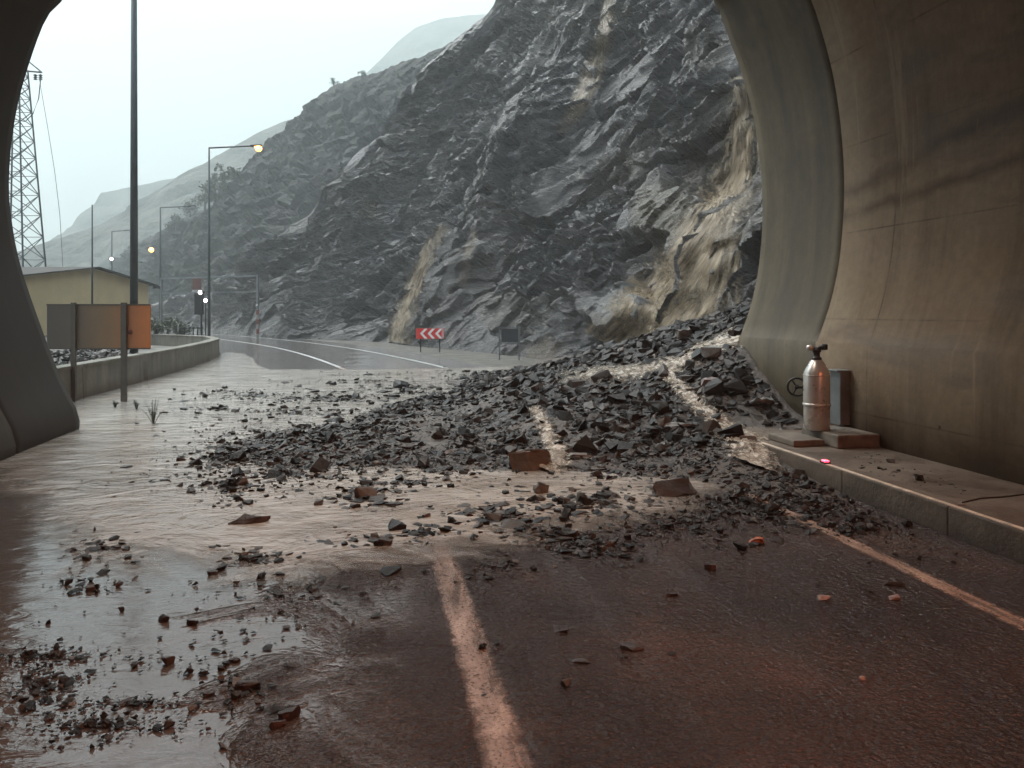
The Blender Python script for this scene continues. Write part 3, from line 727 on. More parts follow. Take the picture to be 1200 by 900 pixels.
# ================================================================== OBJECTS
# ------------------------------------------------------------------ stones
def ico(sub):
    b = bmesh.new(); bmesh.ops.create_icosphere(b, subdivisions=sub, radius=1)
    v = np.array([q.co[:] for q in b.verts]); f = np.array([[q.index for q in fc.verts] for fc in b.faces]); b.free(); return v, f
def stone_shape(kind, npts=11):
    dims = {'slab': (1, .62, .15), 'chunk': (1, .78, .55), 'splinter': (1, .36, .17)}[kind]
    p = rng.normal(size=(npts, 3)); p /= np.abs(p).max(1)[:, None]; p *= rng.uniform(.72, 1, (npts, 1)); p[:, 2] = np.sign(p[:, 2]) * np.abs(p[:, 2]) ** .6
    p *= dims; p /= np.ptp(p[:, 0])
    b = bmesh.new(); vs = [b.verts.new(q) for q in p]
    r_ = bmesh.ops.convex_hull(b, input=vs); loose = [v for v in b.verts if not v.link_faces]; bmesh.ops.delete(b, geom=loose, context='VERTS')
    bmesh.ops.triangulate(b, faces=b.faces); b.verts.index_update()
    V0 = np.array([v.co[:] for v in b.verts]); F0 = np.array([[v.index for v in f.verts] for f in b.faces]); b.free()
    return V0 - V0.mean(0), F0
KINDS3 = ['slab', 'chunk', 'splinter']
SHAPES = {kd: [stone_shape(kd, 14) for _ in range(8)] for kd in KINDS3}
SMALL = {kd: [stone_shape(kd, 8) for _ in range(8)] for kd in KINDS3}
stones = []          # (x, y, z, size, kind, region)
def add_stones(xs, ys, sizes, z_fn, region, sink=.15):
    zs = z_fn(np.array(xs), np.array(ys))
    for x, y, z, s in zip(xs, ys, zs, sizes):
        kd = KINDS3[rng.choice(3, p=(.66, .17, .17))]
        stones.append((x, y, z + s * (.12 if kd != 'chunk' else .2) - s * sink * .5, s, kd, region(x, y)))
def zheap(x, y): return np.maximum(heap_h(x, y), np.where((x > 4.86) & (y < 11.9), .24, .008))
def reg_heap(x, y):
    if y < 9.6 and x > 3.2: return 'kerb'
    if x < .8: return 'left'
    if x > 4.6: return 'wall'
    if y < 12: return 'front'
    return 'crest'
# the heap itself
n = 760000
qx = rng.uniform(-4.2, 9, n); qy = rng.uniform(5.5, 26, n); H0 = heap_h(qx, qy, False)
dn = smooth01(H0, -.04, .10); cl_ = fbm(np.stack([qx / .9, qy / 1.3, 0 * qx], 1), 3)
pr = np.clip(dn * (.75 + 1.3 * cl_) + .22 * smooth01(H0, .3, .6), 0, 1)
pr *= np.where(qy > 18.5, .35, 1)
keep = (rng.random(n) < pr * .34) & ~((qx > 4.8) & (qy < 11.9) & (H0 < .27)) & ~((qx > 6.1) & (qy < 12.3)) & (heap_h(qx, qy) > .0)
# leave the runnels open
RUN = [[(868, 398), (800, 425), (782, 438), (825, 485), (895, 528), (880, 545)], [(800, 425), (740, 438), (690, 440)], [(628, 480), (648, 520), (645, 545)]]
hp, hq, _ = project(np.stack([qx, qy, np.maximum(H0, 0)], 1))
for path in RUN:
    for (x0, y0), (x1, y1) in zip(path, path[1:]):
        t = np.clip(((hp - x0) * (x1 - x0) + (hq - y0) * (y1 - y0)) / ((x1 - x0) ** 2 + (y1 - y0) ** 2), 0, 1)
        keep &= np.hypot(hp - x0 - t * (x1 - x0), (hq - y0 - t * (y1 - y0)) * 1.2) > rng.uniform(-4, 8, n)
qx, qy = qx[keep], qy[keep]; 
sz = np.clip(.056 * np.exp(rng.normal(0, .68, len(qx))), .02, .30); sz *= np.where(qx > 2.5, 1.15, .78) * np.where((qy < 9) & (qx > 2.8), .5, 1)
add_stones(qx, qy, sz, zheap, reg_heap, .3)
# fines and gravel between the stones, spilling a little past them
gxx_ = rng.uniform(-4.5, 8, 90000); gyy_ = rng.uniform(5.5, 22, 90000); GH = heap_h(gxx_, gyy_, False)
gk = (rng.random(90000) < smooth01(GH, -.07, .06) * np.clip(.35 + 1.6 * fbm(np.stack([gxx_ / .5, gyy_ / .7, 0 * gxx_ + 5], 1), 3), 0, 1) * .32) & ~((gxx_ > 4.8) & (gyy_ < 11.9))
add_stones(gxx_[gk], gyy_[gk], np.clip(.032 * np.exp(rng.normal(0, .4, gk.sum())), .012, .08), zheap, reg_heap)
# thinner spreads washed over the road: (px, py, rx, ry, number, median size, region)
SPREAD = [(120, 645, 32, 12, 120, .05, 'clump'), (105, 690, 55, 16, 60, .03, 'nearleft'), (50, 800, 70, 40, 260, .024, 'silt'), (120, 850, 110, 14, 220, .02, 'silt'), (60, 770, 100, 9, 160, .022, 'silt'), (150, 825, 90, 7, 120, .02, 'silt'), (300, 655, 50, 10, 70, .055, 'nearleft'), (340, 690, 80, 22, 90, .035, 'nearleft'),
    (440, 633, 60, 7, 60, .06, 'middle'), (430, 580, 45, 14, 170, .08, 'middle'), (590, 606, 60, 14, 240, .07, 'middle'), (690, 590, 70, 16, 300, .07, 'middle'), (640, 625, 60, 12, 170, .06, 'middle'), (700, 640, 60, 14, 200, .05, 'middle'),
    (585, 665, 60, 14, 45, .04, 'middle'), (500, 625, 25, 8, 40, .06, 'middle'), (790, 610, 70, 18, 330, .045, 'middle'), (880, 590, 70, 25, 650, .04, 'kerb'), (960, 590, 60, 26, 700, .035, 'kerb'), (1010, 620, 55, 14, 260, .03, 'kerb'),
    (240, 790, 70, 60, 60, .03, 'nearleft'), (330, 720, 100, 40, 70, .03, 'nearleft'), (290, 800, 40, 30, 18, .05, 'nearleft'), (200, 560, 60, 30, 60, .05, 'behind'), (270, 572, 46, 14, 300, .055, 'left'), (255, 535, 30, 22, 240, .055, 'left'), (340, 556, 110, 18, 520, .05, 'left'), (310, 510, 70, 16, 330, .055, 'left'), (320, 535, 90, 22, 900, .05, 'left'), (420, 505, 110, 18, 700, .05, 'left'), (460, 545, 120, 14, 500, .05, 'left'), (270, 460, 40, 4, 130, .06, 'behind'), (350, 468, 90, 3, 260, .06, 'behind'), (470, 462, 100, 3, 260, .06, 'behind'), (330, 482, 80, 3, 160, .055, 'behind'), (440, 447, 100, 2, 160, .07, 'behind'), (480, 566, 90, 10, 160, .06, 'middle'), (730, 560, 70, 9, 120, .06, 'middle'),
    (300, 464, 50, 4, 90, .10, 'behind'), (400, 470, 90, 6, 170, .11, 'behind'), (480, 455, 80, 6, 170, .12, 'behind'), (380, 487, 100, 5, 120, .1, 'behind'), (250, 480, 40, 4, 50, .09, 'behind'), (560, 440, 70, 5, 130, .12, 'behind'), (430, 440, 90, 4, 50, .08, 'behind'),
    (720, 760, 120, 60, 14, .022, 'lane'), (1000, 690, 60, 25, 9, .035, 'lane'), (880, 640, 40, 12, 16, .05, 'lane'), (560, 800, 60, 60, 10, .018, 'lane'), (1090, 650, 60, 22, 50, .025, 'lane')]
for (px, py, rx, ry, k_, ms, rg) in SPREAD:
    if rg in ('middle', 'nearleft', 'behind', 'left', 'clump', 'silt'): k_ = int(k_ * 1.8); rx *= 1.12; ry *= 1.2; ms *= .8
    a_ = rng.uniform(0, 2 * np.pi, k_); r_ = np.abs(rng.normal(0, .72, k_))
    X, Y = zip(*[ground(px + rx * r * math.cos(t), max(396, py + ry * r * math.sin(t))) for t, r in zip(a_, r_)])
    X, Y = np.array(X), np.array(Y)
    ok = (Y > 1.5) & (X > -6) & ~((X > 4.84) & (Y < 11.9)) & ~((X < -4.5) & (Y < 14.2))
    X, Y = X[ok], Y[ok]
    add_stones(X, Y, np.clip(ms * np.exp(rng.normal(0, .5, len(X))), .012, .4), zheap, lambda x, y, rg=rg: rg)
# a little grit on the walkway
X, Y = [], []
for _ in range(60):
    px, py = rng.uniform(1000, 1130), 0; py = 535 + (px - 1000) * .30 + rng.normal(0, 6); q = ground(px, py, .24); X.append(q[0]); Y.append(q[1])
X, Y = np.array(X), np.array(Y); ok = (X > 5.0) & (X < 6.15)
add_stones(X[ok], Y[ok], np.clip(.028 * np.exp(rng.normal(0, .6, ok.sum())), .01, .11), lambda x, y: np.full(len(x), .236), lambda x, y: 'walkway')

REG = {'left': 'on the left flank of the debris heap', 'front': 'on the front slope of the debris heap', 'crest': 'on the far crest of the debris heap', 'wall': 'on the high heap beside the right wall',
    'kerb': 'among the gravel tongue along the kerb', 'middle': 'in the thin debris strip before the heap', 'nearleft': 'on the wet road at left foreground', 'behind': 'in the flood water behind the heap',
    'clump': 'in the isolated clump at far left', 'silt': 'in the dark silt at bottom left', 'lane': 'on the bare wet lane at the right', 'walkway': 'on the raised walkway by the wall'}
KW = {'slab': 'flat dark slate slab', 'chunk': 'angular dark stone chunk', 'splinter': 'long thin dark slate splinter'}
KEEP_OUT = []
sp = np.array([(s[0], s[1], s[2]) for s in stones]); ppx, ppy, pzc = project(sp)
vis = np.array([s[3] for s in stones]) / np.maximum(pzc, .5) * 900
inside = (ppx > 4) & (ppx < 1196) & (ppy < 890) & (ppy > 380) & (pzc > 1)
order = np.argsort(-np.where(inside, vis, -1)); single = set(int(i) for i in order[:270])
MESH = {kd: [] for kd in KINDS3}
for kd in KINDS3:
    for V0, F0 in SHAPES[kd]:
        me = np_mesh('slate_stone', V0, F0); me.materials.append(M_STONE); MESH[kd].append(me)
def slope_rot(x, y, tilt):
    e_ = .12; zz = heap_h(np.array([x + e_, x - e_, x, x]), np.array([y, y, y + e_, y - e_])); zz = np.maximum(zz, 0)
    nrm = Vector((-(zz[0] - zz[1]) / (2 * e_), -(zz[2] - zz[3]) / (2 * e_), 1)).normalized()
    nrm = (nrm + Vector((rng.normal(0, tilt), rng.normal(0, tilt), 0))).normalized()
    return nrm.to_track_quat('Z', 'Y').to_matrix() @ Matrix.Rotation(rng.uniform(0, 6.283), 3, 'Z')
bigV, bigF, bigT, cnt = [], [], [], 0
xs_, ys_ = sp[:, 0], sp[:, 1]; e_ = .12
gxx = (np.maximum(heap_h(xs_ + e_, ys_), 0) - np.maximum(heap_h(xs_ - e_, ys_), 0)) / (2 * e_); gyy = (np.maximum(heap_h(xs_, ys_ + e_), 0) - np.maximum(heap_h(xs_, ys_ - e_), 0)) / (2 * e_)
for i, (x, y, z, s, kd, rg) in enumerate(stones):
    on = rg in ('left', 'front', 'crest', 'wall', 'kerb')
    tilt = .32 if on else .14
    nrm = Vector((-gxx[i] + rng.normal(0, tilt), -gyy[i] + rng.normal(0, tilt), 1)).normalized()
    M3 = nrm.to_track_quat('Z', 'Y').to_matrix() @ Matrix.Rotation(rng.uniform(0, 6.283), 3, 'Z')
    if i in single:
        o = bpy.data.objects.new('slate_stone', random.choice(MESH[kd])); C.objects.link(o)
        o.matrix_world = Matrix.LocRotScale(Vector((x, y, z)), M3.to_quaternion(), Vector((s, s * rng.uniform(.8, 1.25), s * rng.uniform(.8, 1.4))))
        lb = KW[kd] + ' ' + REG[rg]
        tag(o, lb, 'stone', {'slab': 'flat slabs', 'chunk': 'stone chunks', 'splinter': 'thin splinters'}[kd] + ' ' + REG[rg])
    else:
        V0, F0 = random.choice(SHAPES[kd] if vis[i] > 9 else SMALL[kd])
        A = np.array(M3) * s
        bigV.append(V0 @ A.T + (x, y, z)); bigF.append(F0 + cnt); cnt += len(V0); bigT.append(np.full(len(V0), rng.random()))
me = np_mesh('rubble', np.vstack(bigV), np.vstack(bigF)); set_attr(me, 'tint', np.concatenate(bigT))
tag(link_mesh('rubble', me, M_RUBBLE), kind='stuff')

def boulder(px, py, w, label, mat, kind='chunk', hz=1.0, z=None, rz=None, name='boulder', cat='boulder', sub=2, ly=.75):
    """one remarkable stone, wider than the rest"""
    x, y = ground(px, py)
    q = hit(BH, px, py)[0]; h = 0.0
    if q is not None and q.z > 0: x, y, h = q
    if z is not None: x, y = ground(px, py, z); h = z
    size = w / 900 * (x * st + y * ct)
    V0, F0 = stone_shape(kind, 22)
    b = bmesh.new(); me = np_mesh(name, V0, F0); b.from_mesh(me)
    bmesh.ops.subdivide_edges(b, edges=b.edges, cuts=1, use_grid_fill=True)
    for v in b.verts: v.co += Vector(rng.normal(0, .02, 3))
    b.to_mesh(me); b.free()
    o = link_mesh(name, me, mat)
    zr = (V0[:, 2].max() - V0[:, 2].min()) / 2 * size * hz
    o.matrix_world = Matrix.LocRotScale(Vector((x, y, h + zr * .6)), Matrix.Rotation(rng.uniform(-.15, .15), 3, 'X').to_quaternion() @ Matrix.Rotation(-YAW + (rng.uniform(-.5, .5) if rz is None else rz), 3, 'Z').to_quaternion(), Vector((size, size * ly, size * hz)))
    return tag(o, label, cat)
boulder(622, 548, 52, 'reddish brown angular boulder at the foot of the central trickle', M_ST_BROWN, hz=.95, rz=.2)
boulder(787, 580, 50, 'dark red brown boulder alone in the thin debris below the heap', M_ST_RED, hz=.8, rz=0)
boulder(887, 636, 19, 'small orange stone on the wet lane beside the edge line', M_ST_ORANGE, hz=.9, name='orange_stone', cat='stone')
boulder(833, 667, 13, 'small reddish stone at the tip of the thin debris strip', M_ST_RED, name='reddish_stone', cat='stone')
boulder(296, 614, 46, 'long dark slab stranded in the shallow muddy water at left', M_ST_RED, 'splinter', 1.5, rz=.35, name='long_slab', cat='stone')
boulder(832, 452, 20, 'pale pink block on the heap right of the runnel', M_ST_PINK, hz=1.2, name='pale_block', cat='stone')
boulder(895, 472, 32, 'pale grey tilted slab against the tunnel wall foot', M_ST_GREY, 'slab', 1.5, rz=.3, name='grey_slab', cat='stone')
boulder(928, 506, 30, 'pale grey slab lying beside the steel cylinder steps', M_ST_GREY, 'slab', 1.6, rz=.2, name='grey_slab', cat='stone')
boulder(795, 500, 34, 'thin pale grey slab in the middle of the heap', M_ST_GREY, 'slab', 1.0, rz=0, name='grey_slab', cat='stone')
boulder(684, 535, 36, 'flat grey slab beside the reddish brown boulder', M_ST_GREY, 'slab', 1.0, rz=0, name='grey_slab', cat='stone')
boulder(835, 418, 24, 'pale grey block topping the heap near the portal edge', M_ST_GREY, hz=1.0, rz=0, name='grey_block', cat='stone')
boulder(800, 372 + 26, 18, 'reddish block standing on the heap crest below the big fall', M_ST_BROWN, hz=1.4, name='reddish_block', cat='stone')
boulder(338, 842, 26, 'wet brown stone, largest of the lumps in the left foreground', M_ST_RED, hz=1.2, z=0, name='brown_stone', cat='stone')
boulder(326, 852, 20, 'dark lump touching the largest brown foreground stone', M_ST_RED, hz=.9, z=0, name='dark_lump', cat='stone')
boulder(290, 806, 30, 'flat dark red lump behind the largest foreground stones', M_ST_RED, hz=.8, z=0, name='dark_lump', cat='stone')
boulder(245, 815, 14, 'small round dark lump left of the foreground stones', M_ST_RED, hz=1.0, z=0, name='dark_lump', cat='stone')
boulder(275, 776, 13, 'small dark red stone above the flat foreground lump', M_ST_RED, hz=1.0, z=0, name='dark_lump', cat='stone')
boulder(226, 732, 14, 'dark lump at the left end of the bluish water reflection', M_ST_RED, hz=1.0, z=0, name='dark_lump', cat='stone')
boulder(192, 728, 14, 'dark lump farthest left of the pair in the bluish water', M_ST_RED, hz=1.0, z=0, name='dark_lump', cat='stone')
boulder(249, 674, 13, 'dark pebble alone in the water below the long slab', M_ST_RED, hz=1.0, z=0, name='dark_pebble', cat='stone')
boulder(658, 739, 18, 'black lump on the wet lane right of the centre line', M_ST_RED, hz=.6, z=0, name='dark_lump', cat='stone')
boulder(738, 760, 28, 'flat ragged dark clod on the right hand wet lane', M_ST_RED, hz=.4, z=0, name='dark_clod', cat='stone')
boulder(680, 776, 20, 'thin dark clod between the two lumps on the wet lane', M_ST_RED, hz=.35, z=0, name='dark_clod', cat='stone')
boulder(788, 698, 16, 'small dark clod nearest the thin debris strip', M_ST_RED, hz=.5, z=0, name='dark_clod', cat='stone')
boulder(965, 702, 16, 'grey stone left of the pair beside the edge line', M_ST_PINK, hz=.6, z=0, name='grey_stone', cat='stone')
boulder(1048, 702, 14, 'grey stone nearest the edge line on the right', M_ST_PINK, hz=.7, z=0, name='grey_stone', cat='stone')
boulder(1010, 796, 9, 'single pale pebble low on the right hand lane', M_ST_PINK, hz=.7, z=0, name='pale_pebble', cat='stone')

# ------------------------------------------------------------------ steel cylinder, steps, handwheel, box by the wall
cx_, cyy_, _ = at_depth(957, 9.85)
t = thing('gas_cylinder', 'tall brushed steel cylinder with black valve head standing on a step by the tunnel wall', 'cylinder', (cx_, cyy_, .40))
MB().lathe([(.150, 0), (.160, .012), (.160, .30), (.163, .33), (.163, .70), (.150, .75), (.085, .87), (.060, .895)]).build('body', M_STEEL, t, True)
MB().lathe([(.163, .30), (.172, .305), (.172, .335), (.163, .34)]).build('band', M_STEEL, t, True)
MB().lathe([(.164, .69), (.1675, .692), (.1675, .70), (.164, .702)]).build('band', M_STEEL, t, True)
MB().lathe([(.062, .893), (.062, .92), (.042, .93), (.040, .985), (.055, .99), (.055, 1.03), (.03, 1.035)]).build('neck', M_BLACK, t, True)
v = MB().rod((-.085, 0, 1.035), (.085, 0, 1.035), .022, n=12).rod((0, 0, 1.0), (0, -.07, 1.05), .02, n=12).build('valve', M_DARK, t, True)
MB().lathe([(.012, -.035), (.042, -.03), (.046, 0), (.04, .03), (.012, .036)], (-.085, 0, 1.045)).build('knob', M_STEEL, t, True)
MB().lathe([(.012, -.04), (.046, -.034), (.052, 0), (.046, .034), (.012, .04)], (.09, 0, 1.055)).build('knob', M_BLACK, t, True)
t.rotation_euler = (0, 0, -YAW)
o = MB().box((5.90, 8.86, .318), (.58, .80, .166), bevel=.02).build('step_block', M_WOOD); tag(o, 'upper dark step block directly under the steel cylinder', 'step')
o = MB().box((5.36, 8.98, .277), (.42, .62, .084), bevel=.018).build('step_block', M_WOOD); tag(o, 'lower flat step block at the kerb edge, nearer the heap', 'step')
hx_, hy_, hz_ = 6.12, 10.22, .815
t = thing('handwheel', 'black three spoked handwheel on a stem from the tunnel wall', 'handwheel', (hx_, hy_, hz_)); 
Mw = Vector((-.5, -.86, .05)).to_track_quat('Z', 'Y').to_matrix()
MB().torus((0, 0, 0), .128, .016, Mw).build('rim', M_BLACK, t, True)
for q in range(3):
    a_ = R(90 + 120 * q + 35); MB().rod((0, 0, 0), Mw @ Vector((.125 * math.cos(a_), .125 * math.sin(a_), 0)), .011).build('spoke', M_BLACK, t)
MB().ball((0, 0, 0), .034).build('hub', M_BLACK, t, True)
MB().rod(Mw @ Vector((0, 0, -.01)), (.13, .06, -.01), .018).build('stem', M_DARK, t)
t = thing('wall_box', 'slim grey metal box fixed to the wall behind the steel cylinder', 'box', (6.14, 9.2, .42))
MB().box((0, 0, .35), (.15, .22, .70), bevel=.01).build('body', M_GALV, t); MB().box((-.02, 0, .712), (.23, .27, .02), bevel=.004).build('lid', M_GALV, t)
rx_, ry_ = ground(970, 543, .25)
t = thing('marker_light', 'small glowing red marker light on the kerb edge line', 'light', (4.90, ry_, .256))
MB().box((0, 0, .008), (.075, .10, .016), bevel=.005).build('base', M_DARK, t); MB().box((-.005, -.01, .025), (.05, .075, .018), bevel=.006).build('lens', lamp_mat('red_marker_glow', (1, .02, .06), 2.6), t)
wc = [ground(px, py, .245) for px, py in ((1128, 588), (1150, 583), (1172, 582), (1205, 578), (1240, 578))]
o = MB().tube([(min(6.15, x), y, .240) for x, y in wc], .006).build('cable', M_BLACK); tag(o, 'thin dark cable lying on the walkway at right', 'cable')

# ------------------------------------------------------------------ signs
def face_cam(o): o.rotation_euler = (0, 0, -YAW); return o
x, y, _ = at_depth(504, 36.5)
t = face_cam(thing('chevron_sign', 'low red curve sign with white chevrons pointing left at the cliff foot', 'road sign', (x, y, 0)))
w_, h_ = 1.34, .50; zc_ = .89
MB().box((0, 0, zc_), (w_, .03, h_), bevel=.006).build('board', M_REDP, t)
cb = MB()
for q in range(3):
    x0 = -.48 + q * .36
    cb.prism([(x0, zc_), (x0 + .22, zc_ + .235), (x0 + .36, zc_ + .235), (x0 + .14, zc_), (x0 + .36, zc_ - .235), (x0 + .22, zc_ - .235)], -.019, -.016)
cb.build('chevrons', M_WHT, t)
MB().prism([(.55, zc_ - .235), (.655, zc_ - .235), (.655, zc_ + .235), (.55, zc_ + .235), (.62, zc_)][:4], -.019, -.016).build('end_panel', plain('pink_sign_paint', (.6, .3, .3), .4, 0, .1, 3, 0), t)
for q in (-.45, .45): MB().box((q, .04, .56), (.05, .05, 1.12)).build('post', M_DARK, t)
x, y, _ = at_depth(596, 30.5)
t = face_cam(thing('notice_frame', 'small dark notice board in a tubular frame at the cliff foot', 'sign', (x, y, 0)))
MB().box((.05, 0, .98), (.66, .03, .52), bevel=.005).build('board', plain('dark_board', (.035, .04, .045), .5), t)
fr = MB()
for q in (-.36, .42): MB().box((q, .03, .68), (.05, .05, 1.36)).build('post', M_GALV, t)
for q in (1.30, .68): fr.box((.03, .028, q), (.73, .04, .04))
fr.build('rail', M_GALV, t)
# big board at the left, grey, with an orange glow painted into its right end
k = NM('board_painted_glow'); x_, y_, z_ = k.sep(k.objco())
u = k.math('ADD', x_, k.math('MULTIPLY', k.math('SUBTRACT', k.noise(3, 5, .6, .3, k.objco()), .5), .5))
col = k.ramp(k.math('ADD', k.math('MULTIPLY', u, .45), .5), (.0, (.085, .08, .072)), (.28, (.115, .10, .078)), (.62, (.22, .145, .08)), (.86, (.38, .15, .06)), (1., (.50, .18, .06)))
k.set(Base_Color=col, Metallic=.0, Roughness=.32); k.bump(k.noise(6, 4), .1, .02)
M_BPOST = plain('weathered_post', (.085, .078, .065), .6, .1, .25, 5)
xb, yb_, _ = at_depth(116, 16.3)
t = face_cam(thing('roadside_board', 'large grey board with an orange glow painted on its right end, on two posts in the flood water', 'sign board', (xb, yb_, 0)))
wpx = 16.3 / 900
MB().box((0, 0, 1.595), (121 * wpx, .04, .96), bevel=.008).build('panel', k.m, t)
fm = MB()
for q in (1.13, 2.06): fm.box((0, -.022, q), (121 * wpx, .02, .03))
fm.build('panel_rim', M_BPOST, t)
MB().box((-28 * wpx, -.055, 1.03), (.095, .06, 2.15)).build('post', M_BPOST, t)
MB().box((31 * wpx, -.06, 1.03), (.11, .07, 2.15)).build('post', M_BPOST, t)
MB().ball((37.5 * wpx, -.03, 1.48), .05).build('reflection_spot', plain('dark_reflection', (.10, .03, .015), .6), t)  # dark ball standing for a spot reflected in the board

# ------------------------------------------------------------------ barrier blocks
BP = [(-6.42, 13.9), (-6.32, 18.3), (-6.2, 22.45), (-6.18, 22.75), (-6.12, 26.7), (-6.2, 31.2), (-6.55, 35.2), (-7.4, 38.2), (-9.0, 40.6), (-11.6, 43.4)]
lab = ['stained concrete barrier block nearest the tunnel, behind the board posts', 'stained barrier block left of the dark gap', None, 'barrier block right of the dark gap', 'fourth barrier block from the tunnel, before the bend begins', 'barrier block where the wall starts to bend', 'barrier block on the bend', 'second to last visible barrier block round the bend', 'last barrier block vanishing round the bend']
for (p, q, lb) in zip(BP, BP[1:], lab):
    if not lb: continue
    p, q = Vector((*p, 0)), Vector((*q, 0)); d = (q - p); L = d.length - .03; an = math.atan2(d.y, d.x)
    t = thing('barrier_block', lb, 'barrier', (p + q) / 2, an, 'concrete barrier blocks along the road')
    mb = MB(); mb.prism([(-.17, -.1), (.17, -.1), (.15, .70), (-.15, .70)], -L / 2, L / 2, Matrix.Rotation(R(90), 4, 'Z')); mb.build('body', M_BLOCK, t)
    MB().box((0, 0, .735), (L, .36, .07), bevel=.015).build('coping', M_BLOCK, t)

# ------------------------------------------------------------------ lamps and masts
M_LIT = lamp_mat('sodium_glow', (1, .36, .035), 5); M_WLIT = lamp_mat('white_glow', (1, .95, .88), 6); M_LENS = plain('lamp_glass', (.5, .5, .48), .2, 0, .05, 3, 0)
def street_lamp(px, zc, top_py, arm_px, lit, label, zb=.35, r=.085, rise=.10):
    x, y, zt = at_depth(px, zc, top_py); L = arm_px / 900 * zc
    t = face_cam(thing('street_lamp', label, 'street lamp', (x, y, zb), group='street lamps along the road')); H_ = zt - zb
    MB().rod((0, 0, 0), (0, 0, H_), r, r * .55, 12).build('pole', M_POLE, t, True)
    MB().lathe([(r * 2.2, 0), (r * 2.2, .03), (r * 1.3, .12)]).build('base_plate', M_POLE, t)
    MB().tube([(0, 0, H_ - .02), (L * .5, 0, H_ + rise * .5), (L * .86, 0, H_ + rise)], [.05, .045, .04]).build('arm', M_POLE, t, True)
    hd = MB().box((L * .92, 0, H_ + rise + .01), (max(.55, L * .22), .24, .10), Matrix.Rotation(R(-3), 3, 'Y'), .03).build('lamp_head', M_DARK, t)
    MB().box((L * .95, 0, H_ + rise - .062), (.34, .2, .06), None, .02).build('lens', (M_LIT if lit else M_LENS), hd)
    if lit:
        MB().ball((L * .97, -.02, H_ + rise - .15), .085 + .0022 * zc).build('bulb', M_LIT, hd, True)
    return t
street_lamp(245, 44, 173, 60, True, 'tall street lamp with a lit warm head reaching right over the bend')
street_lamp(188, 70, 243, 40, False, 'unlit street lamp with a long arm, left of the lit one', r=.11)
street_lamp(131, 95, 271, 19, False, 'small distant unlit street lamp beyond the yellow building', r=.12)
x, y, zt = at_depth(157, 110, 300)
street_lamp(158, 105, 292, 20, True, 'distant street lamp glowing orange just right of the tall mast', r=.12, rise=.05)
x, y, zt = at_depth(131, 90, 304)
t = face_cam(thing('floodlight', 'distant white floodlight on a short post above the building roof', 'floodlight', (x, y, 0)))
MB().rod((0, 0, 0), (0, 0, zt), .09, .07).build('post', M_POLE, t); MB().ball((0, -.05, zt + .05), .17).build('lens', M_WLIT, t, True)
x, y, _ = at_depth(157, 26)
t = face_cam(thing('tall_mast', 'tall plain grey mast rising out of view behind the board', 'mast', (x, y, .3)))
MB().rod((0, 0, 0), (0, 0, 15), .135, .085, 16).build('pole', M_POLE, t, True); MB().lathe([(.26, 0), (.26, .03), (.15, .04)]).build('base_plate', M_POLE, t)
x, y, zt = at_depth(108, 31, 240)
o = MB().rod((x, y, .3), (x, y, zt), .045, .025).build('thin_pole', M_POLE, None, True); tag(o, 'thin bare pole in front of the yellow building', 'pole')
# signal at the bend
x, y, _ = at_depth(236, 41)
t = face_cam(thing('signal_post', 'dark signal head on a post with a bright white lamp on top', 'traffic signal', (x, y, .4)))
MB().rod((0, 0, 0), (0, 0, 2.5), .05).build('post', M_DARK, t); MB().box((-.12, 0, 1.95), (.44, .22, 1.15), bevel=.03).build('signal_head', M_DARK, t)
MB().lathe([(.05, 0), (.19, .03), (.17, .12), (.02, .16)], (0, 0, 2.5)).build('lamp_hood', M_DARK, t, True); MB().ball((-.01, -.12, 2.56), .10).build('lens', M_WLIT, t, True)
x, y, zt = at_depth(241, 41.6, 353)
t = face_cam(thing('small_lamp_post', 'slim post with a small white lamp beside the signal', 'lamp post', (x, y, .4)))
MB().rod((0, 0, 0), (0, 0, zt - .4), .03).build('post', M_DARK, t); MB().ball((0, -.03, zt - .36), .09).build('lens', M_WLIT, t, True)
# height gantry across the road
A = Vector(at_depth(189, 60)); B = Vector(at_depth(302, 55.5))
d = B - A; t = thing('height_gantry', 'grey double beam height gantry spanning the far road', 'gantry', A, math.atan2(d.y, d.x))
L = d.length; zt = EYE + (366 - 325) / 900 * 58
MB().box((0, 0, zt / 2), (.14, .14, zt + .1)).build('post', M_GALV, t); MB().box((L, 0, zt / 2), (.14, .14, zt + .1)).build('post', M_GALV, t)
MB().box((L / 2, 0, zt), (L, .10, .11)).build('beam', M_GALV, t); MB().box((L / 2, 0, zt - 1.15), (L, .08, .08)).build('beam', M_GALV, t)
MB().box((L * .40, -.10, zt - .50), (.95, .04, .85), bevel=.01).build('red_plate', plain('faded_red', (.10, .03, .03), .6), t)
x, y, _ = at_depth(302, 54.6)
t = face_cam(thing('marker_post', 'red and white hazard post at the right foot of the gantry', 'marker post', (x, y, 0)))
mp = [MB(), MB()]
for q in range(6): mp[q % 2].box((0, 0, .2 + q * .34), (.16, .16, .34))
mp[0].build('white_bands', plain('dirty_white', (.22, .21, .20), .6), t); mp[1].build('red_bands', plain('dirty_red', (.16, .04, .035), .6), t); MB().ball((-.05, 0, 2.35), .11).build('reflector', plain('grey_reflector', (.3, .3, .3), .5), t)
# railing on the bank end
x, y, _ = at_depth(224, 39)
t = face_cam(thing('railing', 'short dark picket railing above the barrier at the bend', 'railing', (x, y, .5)))
for q in range(6): MB().box((-.55 + q * .22, 0, .33), (.045, .045, .66)).build('picket', M_DARK, t)
MB().box((0, 0, .60), (1.25, .035, .05)).build('rail', M_DARK, t)

